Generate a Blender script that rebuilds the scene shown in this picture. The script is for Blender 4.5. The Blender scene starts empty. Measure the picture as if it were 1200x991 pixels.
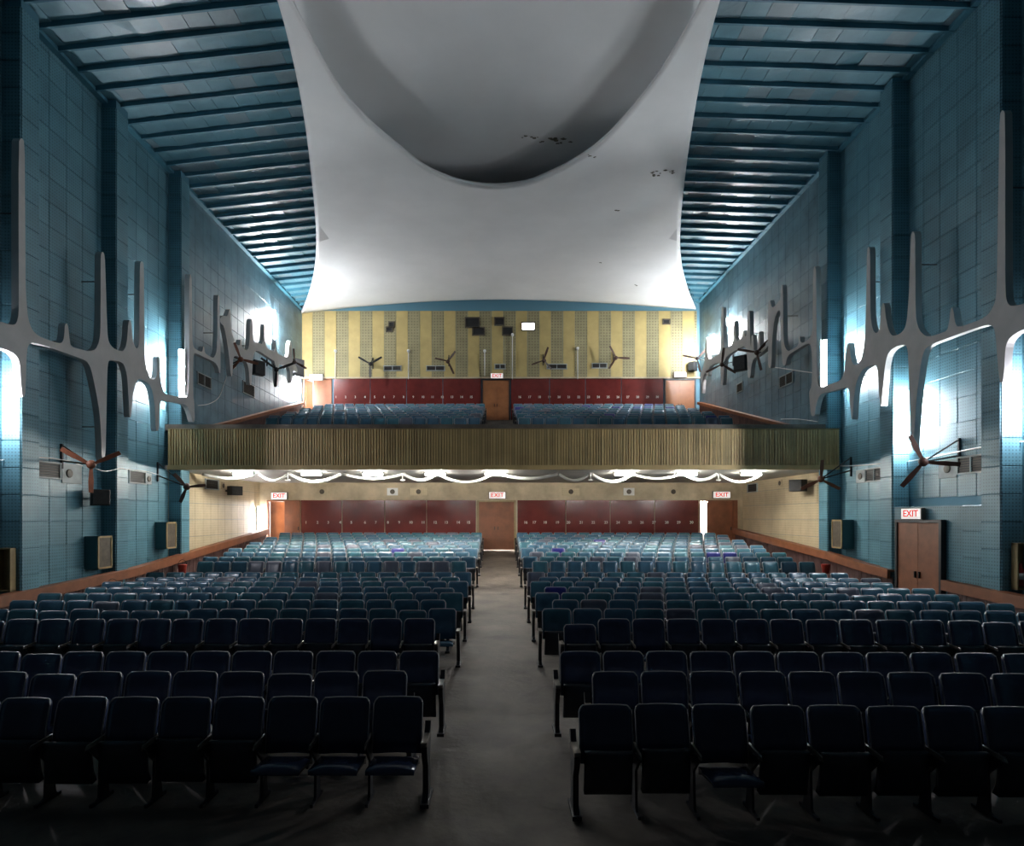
import bpy, bmesh, math, random
from mathutils import Vector, Matrix
from mathutils.geometry import tessellate_polygon

random.seed(7)
scene = bpy.context.scene
COL = scene.collection

# ------------------------------------------------------------------ camera, world, exposure
F = 720.0                 # focal length in pixels of the 1200x991 frame
VX, VY = 585.0, 605.0     # vanishing point of the hall's long axis
H = 2.82                  # lens height above the floor of the front row
cam = bpy.data.cameras.new('camera')
cam.sensor_width = 36.0
cam.lens = 36.0 * F / 1200.0
cam.shift_x = (600.0 - VX) / 1200.0
cam.shift_y = (VY - 495.5) / 1200.0
cam.clip_end = 200
cam_o = bpy.data.objects.new('camera', cam)
COL.objects.link(cam_o)
cam_o.location = (0, 0, H)
cam_o.rotation_euler = (math.pi / 2, 0, 0)
scene.camera = cam_o

world = bpy.data.worlds.new('world')
scene.world = world
world.use_nodes = True
world.node_tree.nodes['Background'].inputs[0].default_value = (0.62, 0.78, 1.0, 1)
world.node_tree.nodes['Background'].inputs[1].default_value = 0.012

vs = scene.view_settings
vs.view_transform = 'Standard'
vs.look = 'None'
vs.gamma = 1.0
vs.use_curve_mapping = False
vs.exposure = 0.0

E_WALL = 1300.0      # emission of the wall tubes
E_SOFFIT = 560.0    # emission of the lamps under the balcony
E_LOBBY = 800.0     # lobby lamps behind the rear doors

# ------------------------------------------------------------------ pixel helpers
def P(px, py, d):
    return Vector(((px - VX) * d / F, d, H + (VY - py) * d / F))

def PW(px, py, X):
    d = F * X / (px - VX)
    return Vector((X, d, H + (VY - py) * d / F))

def interp(tab, x):
    if x <= tab[0][0]:
        a, b = tab[0], tab[1]
    elif x >= tab[-1][0]:
        a, b = tab[-2], tab[-1]
    else:
        for a, b in zip(tab, tab[1:]):
            if a[0] <= x <= b[0]:
                break
    t = (x - a[0]) / (b[0] - a[0])
    return a[1] + t * (b[1] - a[1])

FLOOR_TAB = [(3, 2.90), (5.9, 2.83), (8, 2.74), (10, 2.68), (13, 2.62), (17, 2.54), (19.3, 2.38), (22.2, 2.12), (28.2, 1.58)]
def zfloor(d):
    return H - interp(FLOOR_TAB, d)

# ------------------------------------------------------------------ materials
def mat(name, col, rough=0.6, metal=0.0, vary=0.0, scale=2.0, bump=0.0, bscale=20.0, spec=0.5,
        col2=None, coat=0.0, detail=5.0, thr=None):
    m = bpy.data.materials.new(name)
    m.use_nodes = True
    nt = m.node_tree
    b = nt.nodes['Principled BSDF']
    b.inputs['Base Color'].default_value = (*col, 1)
    b.inputs['Roughness'].default_value = rough
    b.inputs['Metallic'].default_value = metal
    b.inputs['Specular IOR Level'].default_value = spec
    b.inputs['Coat Weight'].default_value = coat
    b.inputs['Coat Roughness'].default_value = 0.33
    geo = nt.nodes.new('ShaderNodeNewGeometry')
    if vary > 0 or col2:
        n = nt.nodes.new('ShaderNodeTexNoise')
        n.inputs['Scale'].default_value = scale
        n.inputs['Detail'].default_value = detail
        n.inputs['Roughness'].default_value = 0.6
        nt.links.new(geo.outputs['Position'], n.inputs['Vector'])
        r = nt.nodes.new('ShaderNodeValToRGB')
        lo, hi = thr if thr else (0.3, 0.7)
        r.color_ramp.elements[0].position = lo
        r.color_ramp.elements[1].position = hi
        if col2 is None:
            col2 = tuple(c * (1 - vary) for c in col)
        r.color_ramp.elements[0].color = (*col2, 1)
        r.color_ramp.elements[1].color = (*col, 1)
        nt.links.new(n.outputs['Fac'], r.inputs['Fac'])
        nt.links.new(r.outputs['Color'], b.inputs['Base Color'])
    if bump > 0:
        n2 = nt.nodes.new('ShaderNodeTexNoise')
        n2.inputs['Scale'].default_value = bscale
        n2.inputs['Detail'].default_value = 4
        nt.links.new(geo.outputs['Position'], n2.inputs['Vector'])
        bp = nt.nodes.new('ShaderNodeBump')
        bp.inputs['Strength'].default_value = bump
        bp.inputs['Distance'].default_value = 0.03
        nt.links.new(n2.outputs['Fac'], bp.inputs['Height'])
        nt.links.new(bp.outputs['Normal'], b.inputs['Normal'])
    return m

def perforated(m, spacing, radius, dark):
    """fine grid of holes over the colour of a material, on whichever plane the surface lies in"""
    nt = m.node_tree
    b = nt.nodes['Principled BSDF']
    geo = nt.nodes.new('ShaderNodeNewGeometry')
    def vm(op, a, bb=None):
        n = nt.nodes.new('ShaderNodeVectorMath'); n.operation = op
        for i, s in enumerate((a, bb)):
            if s is None: continue
            if isinstance(s, tuple): n.inputs[i].default_value = s
            else: nt.links.new(s, n.inputs[i])
        return n
    q = vm('MULTIPLY', geo.outputs['Position'], (1 / spacing,) * 3)
    fr = vm('FRACTION', q.outputs[0])
    ce = vm('SUBTRACT', fr.outputs[0], (0.5, 0.5, 0.5))
    an = vm('ABSOLUTE', geo.outputs['Normal'])
    inv = vm('SUBTRACT', (1.0, 1.0, 1.0), an.outputs[0])
    pr = vm('MULTIPLY', ce.outputs[0], inv.outputs[0])
    ln = vm('LENGTH', pr.outputs[0])
    lt = nt.nodes.new('ShaderNodeMath'); lt.operation = 'LESS_THAN'
    lt.inputs[1].default_value = radius
    nt.links.new(ln.outputs['Value'], lt.inputs[0])
    mx = nt.nodes.new('ShaderNodeMix'); mx.data_type = 'RGBA'; mx.blend_type = 'MULTIPLY'
    nt.links.new(lt.outputs[0], mx.inputs['Factor'])
    mx.inputs[7].default_value = (dark, dark, dark, 1)
    src = b.inputs['Base Color']
    if src.is_linked:
        s = src.links[0].from_socket
        nt.links.new(s, mx.inputs[6])
    else:
        mx.inputs[6].default_value = src.default_value
    nt.links.new(mx.outputs[2], b.inputs['Base Color'])
    return m

def emit(name, col, strength):
    m = bpy.data.materials.new(name)
    m.use_nodes = True
    nt = m.node_tree
    b = nt.nodes['Principled BSDF']
    b.inputs['Base Color'].default_value = (0.9, 0.9, 0.9, 1)
    b.inputs['Emission Color'].default_value = (*col, 1)
    b.inputs['Emission Strength'].default_value = strength
    return m

M = {}
M['tile'] = [perforated(mat('blue_tile_%d' % i, c, 0.42, vary=0.35, scale=1.3, spec=0.45), 0.075, 0.24, 0.55)
             for i, c in enumerate([(0.115, 0.275, 0.345), (0.105, 0.25, 0.315), (0.13, 0.295, 0.365)])]
M['tile_up'] = mat('grey_blue_boards', (0.15, 0.27, 0.33), 0.38, vary=0.5, scale=1.1, spec=0.5)
M['wallback'] = mat('blue_joint', (0.075, 0.20, 0.27), 0.7)
M['cream'] = perforated(mat('cream_tile', (0.68, 0.56, 0.36), 0.6, vary=0.25, scale=0.9), 0.09, 0.2, 0.75)
M['creamjoint'] = mat('cream_joint', (0.30, 0.24, 0.15), 0.8)
M['creamband'] = mat('cream_band', (0.58, 0.47, 0.31), 0.6, vary=0.4, scale=1.5)
M['ceil'] = [mat('blue_ceiling_sheet_%d' % i, c, r, vary=0.25, scale=1.7, bump=0.8, bscale=2.6, spec=0.8, coat=0.6)
             for i, (c, r) in enumerate([((0.13, 0.32, 0.40), 0.42), ((0.15, 0.34, 0.42), 0.38), ((0.21, 0.32, 0.37), 0.46)])]
M['rib'] = mat('blue_rib', (0.07, 0.23, 0.31), 0.5, vary=0.3)
M['shell'] = mat('white_shell', (0.83, 0.83, 0.83), 0.62, vary=0.07, scale=0.7, bump=0.08, bscale=3)
M['shell_up'] = mat('grey_shell', (0.76, 0.76, 0.76), 0.7, vary=0.08, scale=0.6)
M['sculpt'] = mat('grey_plaster', (0.47, 0.46, 0.45), 0.6, vary=0.15, scale=2.5)
M['yellow'] = mat('yellow_board', (0.47, 0.36, 0.14), 0.6, vary=0.18, scale=2)
M['olive'] = perforated(mat('olive_board', (0.31, 0.27, 0.145), 0.7, vary=0.25, scale=2), 0.16, 0.25, 0.6)
M['bluewall'] = mat('blue_plaster', (0.10, 0.23, 0.30), 0.6)
M['red'] = mat('maroon_laminate', (0.15, 0.022, 0.018), 0.22, vary=0.35, scale=1.5, spec=0.6)
M['reddark'] = mat('maroon_skirting', (0.05, 0.018, 0.02), 0.5, vary=0.4)
M['wood'] = mat('brown_wood', (0.25, 0.085, 0.035), 0.55, vary=0.35, scale=3)
M['woodlight'] = mat('orange_and_lit_wood', (0.36, 0.135, 0.05), 0.38, vary=0.35, scale=2.2)
M['dado'] = mat('dado_boards', (0.11, 0.055, 0.05), 0.6, vary=0.5, scale=3)
M['parapet'] = mat('gold_slats', (0.64, 0.45, 0.20), 0.5, vary=0.3, scale=1.2)
M['parapetback'] = mat('dark_gold', (0.26, 0.18, 0.08), 0.7)
M['soffit'] = mat('soffit_paint', (0.55, 0.53, 0.48), 0.6, vary=0.25, scale=1.5)
M['floor'] = mat('worn_concrete', (0.18, 0.147, 0.118), 0.7, vary=0.0, scale=1.1, col2=(0.07, 0.056, 0.045), bump=0.25, bscale=9, detail=9, thr=(0.33, 0.66))
M['black'] = mat('black_paint', (0.008, 0.008, 0.009), 0.65)
M['darkmetal'] = mat('dark_metal', (0.02, 0.02, 0.024), 0.45, vary=0.3)
M['armrest'] = mat('worn_armrest', (0.16, 0.135, 0.11), 0.4, vary=0.4, scale=8)
M['trim'] = mat('grey_piping', (0.30, 0.30, 0.31), 0.35)
VINYL = {
    'blue-grey': mat('vinyl_blue_grey', (0.062, 0.15, 0.225), 0.24, vary=0.3, scale=3, spec=0.6, bump=0.06, bscale=10),
    'teal-blue': mat('vinyl_teal_blue', (0.058, 0.17, 0.22), 0.26, vary=0.3, scale=3, spec=0.6, bump=0.06, bscale=10),
    'grey': mat('vinyl_grey', (0.115, 0.13, 0.175), 0.33, vary=0.3, scale=3, spec=0.55, bump=0.06, bscale=10),
    'shaded-blue': mat('vinyl_shaded_blue', (0.055, 0.075, 0.14), 0.24, vary=0.3, scale=3, spec=0.6, bump=0.06, bscale=10),  # darkness of the front rows put into a darker vinyl colour
    'royal-blue': mat('vinyl_royal_blue', (0.025, 0.03, 0.22), 0.3, vary=0.2, scale=3, spec=0.55, bump=0.06, bscale=10),
}
M['seatpan'] = mat('seat_underside', (0.035, 0.04, 0.05), 0.5, vary=0.4, scale=5)
M['teal'] = mat('teal_cabinet', (0.03, 0.11, 0.13), 0.4, vary=0.2)
M['brass'] = mat('old_wood_trim', (0.33, 0.24, 0.11), 0.45, vary=0.3, scale=6)
M['grille'] = mat('grille_metal', (0.10, 0.08, 0.055), 0.6, vary=0.5, scale=9)
M['plaster'] = mat('patched_plaster', (0.42, 0.46, 0.46), 0.7, vary=0.3, scale=5)
M['white'] = mat('white_paint', (0.75, 0.75, 0.73), 0.5, vary=0.1)
M['cable'] = mat('white_cable', (0.72, 0.71, 0.68), 0.5, vary=0.1)
M['rust'] = mat('rusty_fan', (0.20, 0.07, 0.035), 0.5, vary=0.4, scale=9)
M['fanbrown'] = mat('brown_fan', (0.07, 0.03, 0.02), 0.5, vary=0.3, scale=9)
M['fire'] = mat('fire_red', (0.35, 0.03, 0.02), 0.4, vary=0.2)
M['cloth'] = mat('speaker_cloth', (0.045, 0.045, 0.045), 0.9, vary=0.4, scale=14)
M['sign'] = emit('sign_white', (1.0, 0.93, 0.88), 0.55)
M['signred'] = emit('sign_red', (0.75, 0.03, 0.02), 0.6)
M['signred'].node_tree.nodes['Principled BSDF'].inputs['Base Color'].default_value = (0.4, 0.01, 0.01, 1)
M['number'] = mat('painted_number', (0.65, 0.58, 0.50), 0.6)
M['stain'] = mat('damp_stain', (0.20, 0.19, 0.15), 0.8, vary=0.5, scale=9)
M['tube'] = emit('tube_light', (0.90, 0.96, 1.0), E_WALL)
M['tube_high'] = emit('tube_light_high', (0.95, 0.97, 1.0), E_WALL * 1.6)
M['tube_low'] = emit('tube_light_low', (0.90, 0.96, 1.0), E_WALL * 1.0)
M['tube_dim'] = emit('tube_light_weak', (0.95, 0.93, 1.0), E_WALL * 0.5)
M['tube_pillar'] = emit('tube_light_pillar', (0.92, 0.96, 1.0), E_WALL * 1.0)
M['tube_faint'] = emit('tube_light_faint', (1.0, 0.97, 1.0), E_WALL * 0.2)
M['lamp'] = emit('soffit_lamp', (1.0, 0.97, 0.90), E_SOFFIT)
M['lobby'] = emit('lobby_lamp', (1.0, 0.98, 0.96), E_LOBBY)
M['portlight'] = emit('projection_lamp', (1, 1, 1), 6.0)
M['lobbywall'] = mat('lobby_wall', (0.72, 0.70, 0.68), 0.6)

# ------------------------------------------------------------------ mesh building
class MB:
    def __init__(s):
        s.v = []; s.f = []; s.m = []; s.sm = []
    def add(s, verts, faces, mi=0, smooth=False, mtx=None):
        o = len(s.v)
        for v in verts:
            v = Vector(v)
            if mtx is not None: v = mtx @ v
            s.v.append(v)
        for f in faces:
            s.f.append([o + i for i in f]); s.m.append(mi); s.sm.append(smooth)
    def box(s, c, d, mi=0, mtx=None):
        x, y, z = c; a, b, e = d[0] / 2, d[1] / 2, d[2] / 2
        vv = [(x - a, y - b, z - e), (x + a, y - b, z - e), (x + a, y + b, z - e), (x - a, y + b, z - e),
              (x - a, y - b, z + e), (x + a, y - b, z + e), (x + a, y + b, z + e), (x - a, y + b, z + e)]
        s.add(vv, [(0, 3, 2, 1), (4, 5, 6, 7), (0, 1, 5, 4), (1, 2, 6, 5), (2, 3, 7, 6), (3, 0, 4, 7)], mi, False, mtx)
        return s
    def bbox(s, c, d, bev=0.01, mi=0, mtx=None):
        """box with chamfered edges round its front (-y) face"""
        x, y, z = c; a, b, e = d[0] / 2, d[1] / 2, d[2] / 2; k = bev
        vv = [(x - a, y + b, z - e), (x + a, y + b, z - e), (x + a, y + b, z + e), (x - a, y + b, z + e),
              (x - a, y - b + k, z - e), (x + a, y - b + k, z - e), (x + a, y - b + k, z + e), (x - a, y - b + k, z + e),
              (x - a + k, y - b, z - e + k), (x + a - k, y - b, z - e + k), (x + a - k, y - b, z + e - k), (x - a + k, y - b, z + e - k)]
        ff = [(3, 2, 1, 0), (8, 9, 10, 11)]
        for i in range(4):
            j = (i + 1) % 4
            ff.append((i, j, 4 + j, 4 + i)); ff.append((4 + i, 4 + j, 8 + j, 8 + i))
        s.add(vv, ff, mi, False, mtx)
        return s
    def tube(s, path, r, n=6, mi=0, mtx=None, smooth=True, cap=True):
        path = [Vector(p) for p in path]
        vv = []; ff = []
        up0 = None
        for i, p in enumerate(path):
            t = (path[min(i + 1, len(path) - 1)] - path[max(i - 1, 0)]).normalized()
            ref = Vector((0, 0, 1)) if abs(t.z) < 0.9 else Vector((0, 1, 0))
            a = t.cross(ref).normalized(); b = t.cross(a).normalized()
            if up0 is not None and a.dot(up0) < 0: a = -a; b = -b
            up0 = a
            rr = r[i] if isinstance(r, (list, tuple)) else r
            for k in range(n):
                w = 2 * math.pi * k / n
                vv.append(p + a * (math.cos(w) * rr) + b * (math.sin(w) * rr))
        for i in range(len(path) - 1):
            for k in range(n):
                k2 = (k + 1) % n
                ff.append((i * n + k, i * n + k2, (i + 1) * n + k2, (i + 1) * n + k))
        if cap:
            ff.append(tuple(range(n))); ff.append(tuple((len(path) - 1) * n + k for k in range(n)))
        s.add(vv, ff, mi, smooth, mtx)
        return s
    def plate(s, pts2, fn, t0, t1, mi=0):
        """extrude a plan polygon; fn(u, v, t) gives the point"""
        n = len(pts2)
        tri = tessellate_polygon([[Vector((a, b, 0)) for a, b in pts2]])
        vv = [fn(a, b, t0) for a, b in pts2] + [fn(a, b, t1) for a, b in pts2]
        ff = [tuple(t) for t in tri] + [tuple(n + i for i in reversed(t)) for t in tri]
        for i in range(n):
            j = (i + 1) % n
            ff.append((i, j, n + j, n + i))
        s.add(vv, ff, mi)
        return s
    def mesh(s, name, mats):
        me = bpy.data.meshes.new(name)
        me.from_pydata([tuple(v) for v in s.v], [], s.f)
        if not isinstance(mats, (list, tuple)): mats = [mats]
        for m in mats: me.materials.append(m)
        me.polygons.foreach_set('material_index', s.m)
        me.polygons.foreach_set('use_smooth', s.sm)
        bm = bmesh.new(); bm.from_mesh(me)
        bmesh.ops.recalc_face_normals(bm, faces=bm.faces)
        bm.to_mesh(me); bm.free()
        me.update()
        return me
    def build(s, name, mats, parent=None):
        return link(name, s.mesh(name, mats), parent)

def link(name, me, parent=None, loc=None):
    o = bpy.data.objects.new(name, me)
    COL.objects.link(o)
    if parent is not None: o.parent = parent
    if loc is not None: o.location = loc
    return o

def empty(name, loc=(0, 0, 0), rz=0.0):
    o = bpy.data.objects.new(name, None)
    COL.objects.link(o)
    o.empty_display_size = 0.2
    o.location = loc
    o.rotation_euler = (0, 0, rz)
    return o

def tag(o, label=None, cat=None, group=None, kind=None):
    if label: o['label'] = label
    if cat: o['category'] = cat
    if group: o['group'] = group
    if kind: o['kind'] = kind
    return o

def structure(o, label=None, cat=None):
    return tag(o, label, cat, None, 'structure')

TEXT_CACHE = {}
def text_mesh(txt, size):
    key = (txt, size)
    if key in TEXT_CACHE: return TEXT_CACHE[key]
    cu = bpy.data.curves.new('lettering', 'FONT')
    cu.body = txt; cu.size = size; cu.align_x = 'CENTER'; cu.align_y = 'CENTER'
    cu.extrude = 0.004; cu.offset = size * 0.02; cu.resolution_u = 3
    o = bpy.data.objects.new('lettering', cu); COL.objects.link(o)
    bpy.context.view_layer.update()
    dg = bpy.context.evaluated_depsgraph_get()
    me = bpy.data.meshes.new_from_object(o.evaluated_get(dg))
    bpy.data.objects.remove(o); bpy.data.curves.remove(cu)
    me.transform(Matrix.Rotation(math.pi / 2, 4, 'X'))
    TEXT_CACHE[key] = me
    return me

def ordinal(n):
    return ['zeroth', 'first', 'second', 'third', 'fourth', 'fifth', 'sixth', 'seventh', 'eighth', 'ninth', 'tenth', 'eleventh',
            'twelfth', 'thirteenth', 'fourteenth', 'fifteenth', 'sixteenth', 'seventeenth', 'eighteenth', 'nineteenth', 'twentieth'][n]

RZ_LEFT, RZ_RIGHT, RZ_BACK = math.pi / 2, -math.pi / 2, 0.0   # wall-mounted things face out along local -y
XL, XR = -11.0, 11.2
PIL_L, PIL_R = -10.58, 10.75
D_BACK, D_UP = 28.2, 34.3
D_BALC = 20.05
Z_SOFF = H + 1.53
Z_PAR = H + 2.84
PILD_L = [13.58, 16.96, 20.42]
PILD_R = [13.15, 16.78, 20.10]
ZTOP_L, ZTOP_R = H + 11.5, H + 12.0

# ------------------------------------------------------------------ floor
fm = MB()
ds = [2.0, 4, 5.9, 8, 10, 13, 17, 19.3, 22.2, 25, 28.2, 31.0]
nx = 8
for i, d in enumerate(ds):
    for k in range(nx + 1):
        z = zfloor(min(d, 28.2))
        fm.v.append(Vector((-11.3 + 22.8 * k / nx, d, z)))
for i in range(len(ds) - 1):
    for k in range(nx):
        a = i * (nx + 1) + k
        fm.f.append([a, a + 1, a + nx + 2, a + nx + 1]); fm.m.append(0); fm.sm.append(False)
floor_o = structure(fm.build('floor', M['floor']), 'worn grey concrete floor sloping up towards the rear of the stalls', 'floor')

# ------------------------------------------------------------------ side walls with tiles
def wall_side(name, X, out, ztop, label, dmax_tiles, skip):
    wb = MB()
    wb.box((X - out * 0.15, 18.2, (ztop + 0.4) / 2 - 0.2), (0.26, 33.0, ztop + 1.2))
    w = structure(wb.build(name, M['wallback']), label, 'wall')
    S = 0.6
    base = []
    for m in M['tile']:
        b = MB(); b.bbox((0, 0, 0), (S - 0.008, 0.03, S - 0.008), 0.005)
        base.append(b.mesh('tile', m))
    cells = []
    d = 10.8
    while d < D_UP:
        z = 0.3
        while z < ztop - 0.1:
            h = min(S, ztop - z)
            cells.append((d + S / 2, z + h / 2, h))
            z += S
        d += S
    rest = MB(); up = MB(); cr = MB(); n = 0
    rz = RZ_LEFT if out > 0 else RZ_RIGHT
    for (dc, zc, h) in cells:
        if zc + h / 2 < zfloor(min(dc, 28.2)) + 0.9: continue
        if skip and skip(dc, zc): continue
        under = dc > D_BALC + 0.2 and zc < Z_SOFF + 0.2
        upper = dc > D_BALC + 0.6 and not under
        if dc > D_BACK and zc < Z_SOFF: continue
        vis = dc > 12.6
        mtx = Matrix.Translation((X, dc, zc)) @ Matrix.Rotation(rz, 4, 'Z')
        if under:
            cr.bbox((0, 0, 0), (S - 0.008, 0.03, h - 0.008), 0.004, 0, mtx)
        elif upper:
            up.bbox((0, 0, 0), (S - 0.012, 0.03, h - 0.006), 0.006, 0, mtx)
        elif h > 0.55 and vis and n < 300:
            o = link('tile', base[random.choice((0, 0, 1, 2))], w)
            o.matrix_parent_inverse = Matrix()
            o.location = (X, dc, zc); o.rotation_euler = (random.gauss(0, 0.004), 0, rz + random.gauss(0, 0.006))
            n += 1
        else:
            rest.bbox((0, 0, 0), (S - 0.008, 0.03, h - 0.008), 0.005, random.choice((0, 0, 1, 2)), mtx)
    for b, nm, mt in ((rest, 'tile_field', M['tile']), (up, 'board_field', [M['tile_up']]), (cr, 'cream_tile_field', [M['cream']])):
        if b.v:
            tag(b.build(nm, mt, w), kind='stuff')
    return w

def skip_right(dc, zc):
    return 13.1 < dc < 16.8 and zc < H + 0.2
wall_l = wall_side('wall_left', XL, 1, ZTOP_L, 'tall left wall of square blue acoustic tiles', 20, None)
wall_r = wall_side('wall_right', XR, -1, ZTOP_R, 'tall right wall of square blue acoustic tiles', 20, skip_right)

def pillar(X, Xi, d0, ztop, label):
    w = abs(Xi - X); cx = (X + Xi) / 2
    b = MB(); b.box((cx, d0 + 0.28, ztop / 2), (w, 0.52, ztop))
    o = structure(b.build('pillar', M['wallback']), label, 'pillar')
    rz = RZ_LEFT if X < 0 else RZ_RIGHT
    t1 = MB(); t1.bbox((0, 0, 0), (w - 0.012, 0.03, 0.586), 0.008); me1 = t1.mesh('tile', M['tile'][0])
    t2 = MB(); t2.bbox((0, 0, 0), (0.52, 0.03, 0.586), 0.008); me2 = t2.mesh('tile', M['tile'][0])
    z = 0.3
    while z + 0.6 < ztop + 0.3:
        if z > zfloor(d0) + 0.5:
            a = link('tile', me1, o, (cx, d0 + 0.01, z + 0.3))
            c = link('tile', me2, o, (Xi, d0 + 0.28, z + 0.3)); c.rotation_euler = (0, 0, rz)
        z += 0.6
    return o
for i, d0 in enumerate(PILD_L):
    pillar(XL, PIL_L, d0, ZTOP_L, '%s blue tiled pillar along the left wall' % ['nearest', 'middle', 'farthest'][i])
for i, d0 in enumerate(PILD_R):
    pillar(XR, PIL_R, d0, ZTOP_R, '%s blue tiled pillar along the right wall' % ['nearest', 'middle', 'farthest'][i])

# projecting lower wall block with the side exit on the right
zb_top = H + 0.26
bb = MB(); bb.box(((PIL_R + XR) / 2 + 0.02, (13.66 + 16.78) / 2, zb_top / 2), (XR - PIL_R - 0.02, 16.78 - 13.66, zb_top))
blk = structure(bb.build('wall_block', M['tile'][1]), 'blue tiled lower wall block round the side exit', 'wall')
tb = MB(); tb.bbox((0, 0, 0), (0.586, 0.03, 0.586), 0.008)
tme = [tb.mesh('tile', m) for m in M['tile']]
DR0, DR1, ZDR = 14.83, 16.5, H - 0.16
for i in range(6):
    for k in range(5):
        dc, zc = 13.66 + 0.3 + 0.6 * i, zb_top - 0.3 - 0.6 * k
        if dc > 16.8: continue
        if dc + 0.29 > DR0 - 0.06 and zc - 0.29 < ZDR + 0.06:
            continue
        if zc < zfloor(dc) + 0.8: continue
        o = link('tile', tme[random.choice((0, 1, 2))], blk, (PIL_R, dc, zc)); o.rotation_euler = (0, 0, RZ_RIGHT)

# ------------------------------------------------------------------ doors
def door_leaf(parent, w, h, mtx, m, handle=True, side=1):
    b = MB(); b.bbox((0, 0, h / 2), (w, 0.05, h), 0.006, 0, mtx)
    leaf = b.build('door_leaf', m, parent)
    if handle:
        hb = MB(); hb.box((side * (w / 2 - 0.08), -0.05, h * 0.45), (0.03, 0.04, 0.16), 0, mtx)
        hb.build('handle', M['black'], leaf)
    return leaf

def double_door(name, loc, rz, w, h, label, m, frame=M['darkmetal'], gap=0.0):
    o = empty(name, loc, rz); structure(o, label, 'door')
    fb = MB()
    fb.box((-w / 2 - 0.04, 0, h / 2), (0.08, 0.12, h)); fb.box((w / 2 + 0.04, 0, h / 2), (0.08, 0.12, h))
    fb.box((0, 0, h + 0.04), (w + 0.16, 0.12, 0.08))
    fb.build('door_frame', frame, o)
    for s in (-1, 1):
        mt = Matrix.Translation((s * w / 4, 0, gap))
        door_leaf(o, w / 2 + 0.004 * s, h - gap, mt, m, True, -s)
    return o

zf = zfloor(15.6)
double_door('door_1', (PIL_R - 0.05, (DR0 + DR1) / 2, zf), RZ_RIGHT, DR1 - DR0 - 0.1, ZDR - zf, 'brown double exit door in the right side wall', M['wood'])

# ------------------------------------------------------------------ stalls rear wall
zb = zfloor(D_BACK)
ZD = H + 0.745
def pxX(px, d): return (px - VX) * d / F
LW0, LW1 = pxX(313, D_BACK), pxX(352, D_BACK)
CD0, CD1 = pxX(559, D_BACK), pxX(604.5, D_BACK)
RW0, RW1 = pxX(819, D_BACK), pxX(864, D_BACK)
wbk = MB()
for a, b in ((XL, LW0), (LW1, CD0), (CD1, RW0), (RW1, XR)):
    wbk.box(((a + b) / 2, D_BACK + 0.1, (zb + ZD) / 2), (b - a, 0.2, ZD - zb))
wbk.box(((XL + XR) / 2, D_BACK + 0.1, (ZD + Z_SOFF + 0.3) / 2), (XR - XL, 0.2, Z_SOFF + 0.3 - ZD))
wall_b = structure(wbk.build('wall_back', M['creamband']), 'cream wall behind the stalls under the balcony', 'wall')
def red_panels(parent, edges, z0, z1, d):
    for a, b in zip(edges, edges[1:]):
        pb = MB(); pb.bbox(((a + b) / 2, d, (z0 + z1) / 2), (b - a - 0.03, 0.04, z1 - z0), 0.012)
        o = pb.build('wall_panel', M['red'], parent)
        # the sheets are not perfectly flat
        o.rotation_euler = (0, 0, 0)
ed = [pxX(v, D_BACK) for v in (352.5, 401, 451, 500, 558)]
red_panels(wall_b, ed, zb + 0.75, ZD, D_BACK - 0.02)
ed = [pxX(v, D_BACK) for v in (606, 663, 715, 767, 818.5)]
red_panels(wall_b, ed, zb + 0.75, ZD, D_BACK - 0.02)
sk = MB()
sk.box(((LW1 + CD0) / 2, D_BACK - 0.03, zb + 0.37), (CD0 - LW1 - 0.05, 0.06, 0.74))
sk.box(((CD1 + RW0) / 2, D_BACK - 0.03, zb + 0.37), (RW0 - CD1 - 0.05, 0.06, 0.74))
sk.build('skirting', M['reddark'], wall_b)
def numbers(parent, items, d, z, size):
    for txt, x in items:
        o = link('seat_number', text_mesh(txt, size).copy(), parent, (x, d, z))
        o.data.materials.clear(); o.data.materials.append(M['number'])
it = [(str(k), pxX(v, D_BACK)) for k, v in zip(range(1, 16), (359, 372.5, 385, 399, 412, 428, 440.6, 454.8, 468, 481.6, 496, 510, 523, 537, 549))]
it += [(str(k), pxX(v, D_BACK)) for k, v in zip(range(16, 31), (616, 626, 638.6, 653, 666, 681, 695, 710, 724, 738, 752, 766, 781, 795, 810))]
numbers(wall_b, it, D_BACK - 0.05, H + (VY - 612) * D_BACK / F, 0.17)

double_door('door_2', ((CD0 + CD1) / 2, D_BACK + 0.02, zb), RZ_BACK, CD1 - CD0 - 0.16, ZD - zb - 0.08, 'brown double door at the end of the centre aisle', M['wood'], M['brass'], 0.06)
# left: one leaf closed, one pushed open into the lobby
def half_open(name, x0, xm, x1, label, d, z0, z1, open_left, mleaf, mopen, ang):
    o = empty(name, ((x0 + x1) / 2, d, z0), 0); structure(o, label, 'door')
    w = x1 - x0; h = z1 - z0
    fb = MB()
    fb.box((-w / 2 + 0.03, 0, h / 2), (0.06, 0.22, h)); fb.box((w / 2 - 0.03, 0, h / 2), (0.06, 0.22, h)); fb.box((0, 0, h - 0.03), (w, 0.22, 0.06))
    fb.build('door_frame', M['wood'], o)
    c = (x0 + x1) / 2
    a, b = (xm, x1) if open_left else (x0, xm)
    door_leaf(o, b - a - 0.04, h - 0.08, Matrix.Translation(((a + b) / 2 - c, 0, 0.02)), mleaf)
    a, b = (x0, xm) if open_left else (xm, x1)
    hx = (x0 - c + 0.07) if open_left else (x1 - c - 0.07)
    s = 1 if open_left else -1
    door_leaf(o, b - a - 0.04, h - 0.08, Matrix.Translation((hx, 0.1, 0.02)) @ Matrix.Rotation(s * ang, 4, 'Z') @ Matrix.Translation((s * (b - a) / 2, 0, 0)), mopen, False)
    return o
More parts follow.
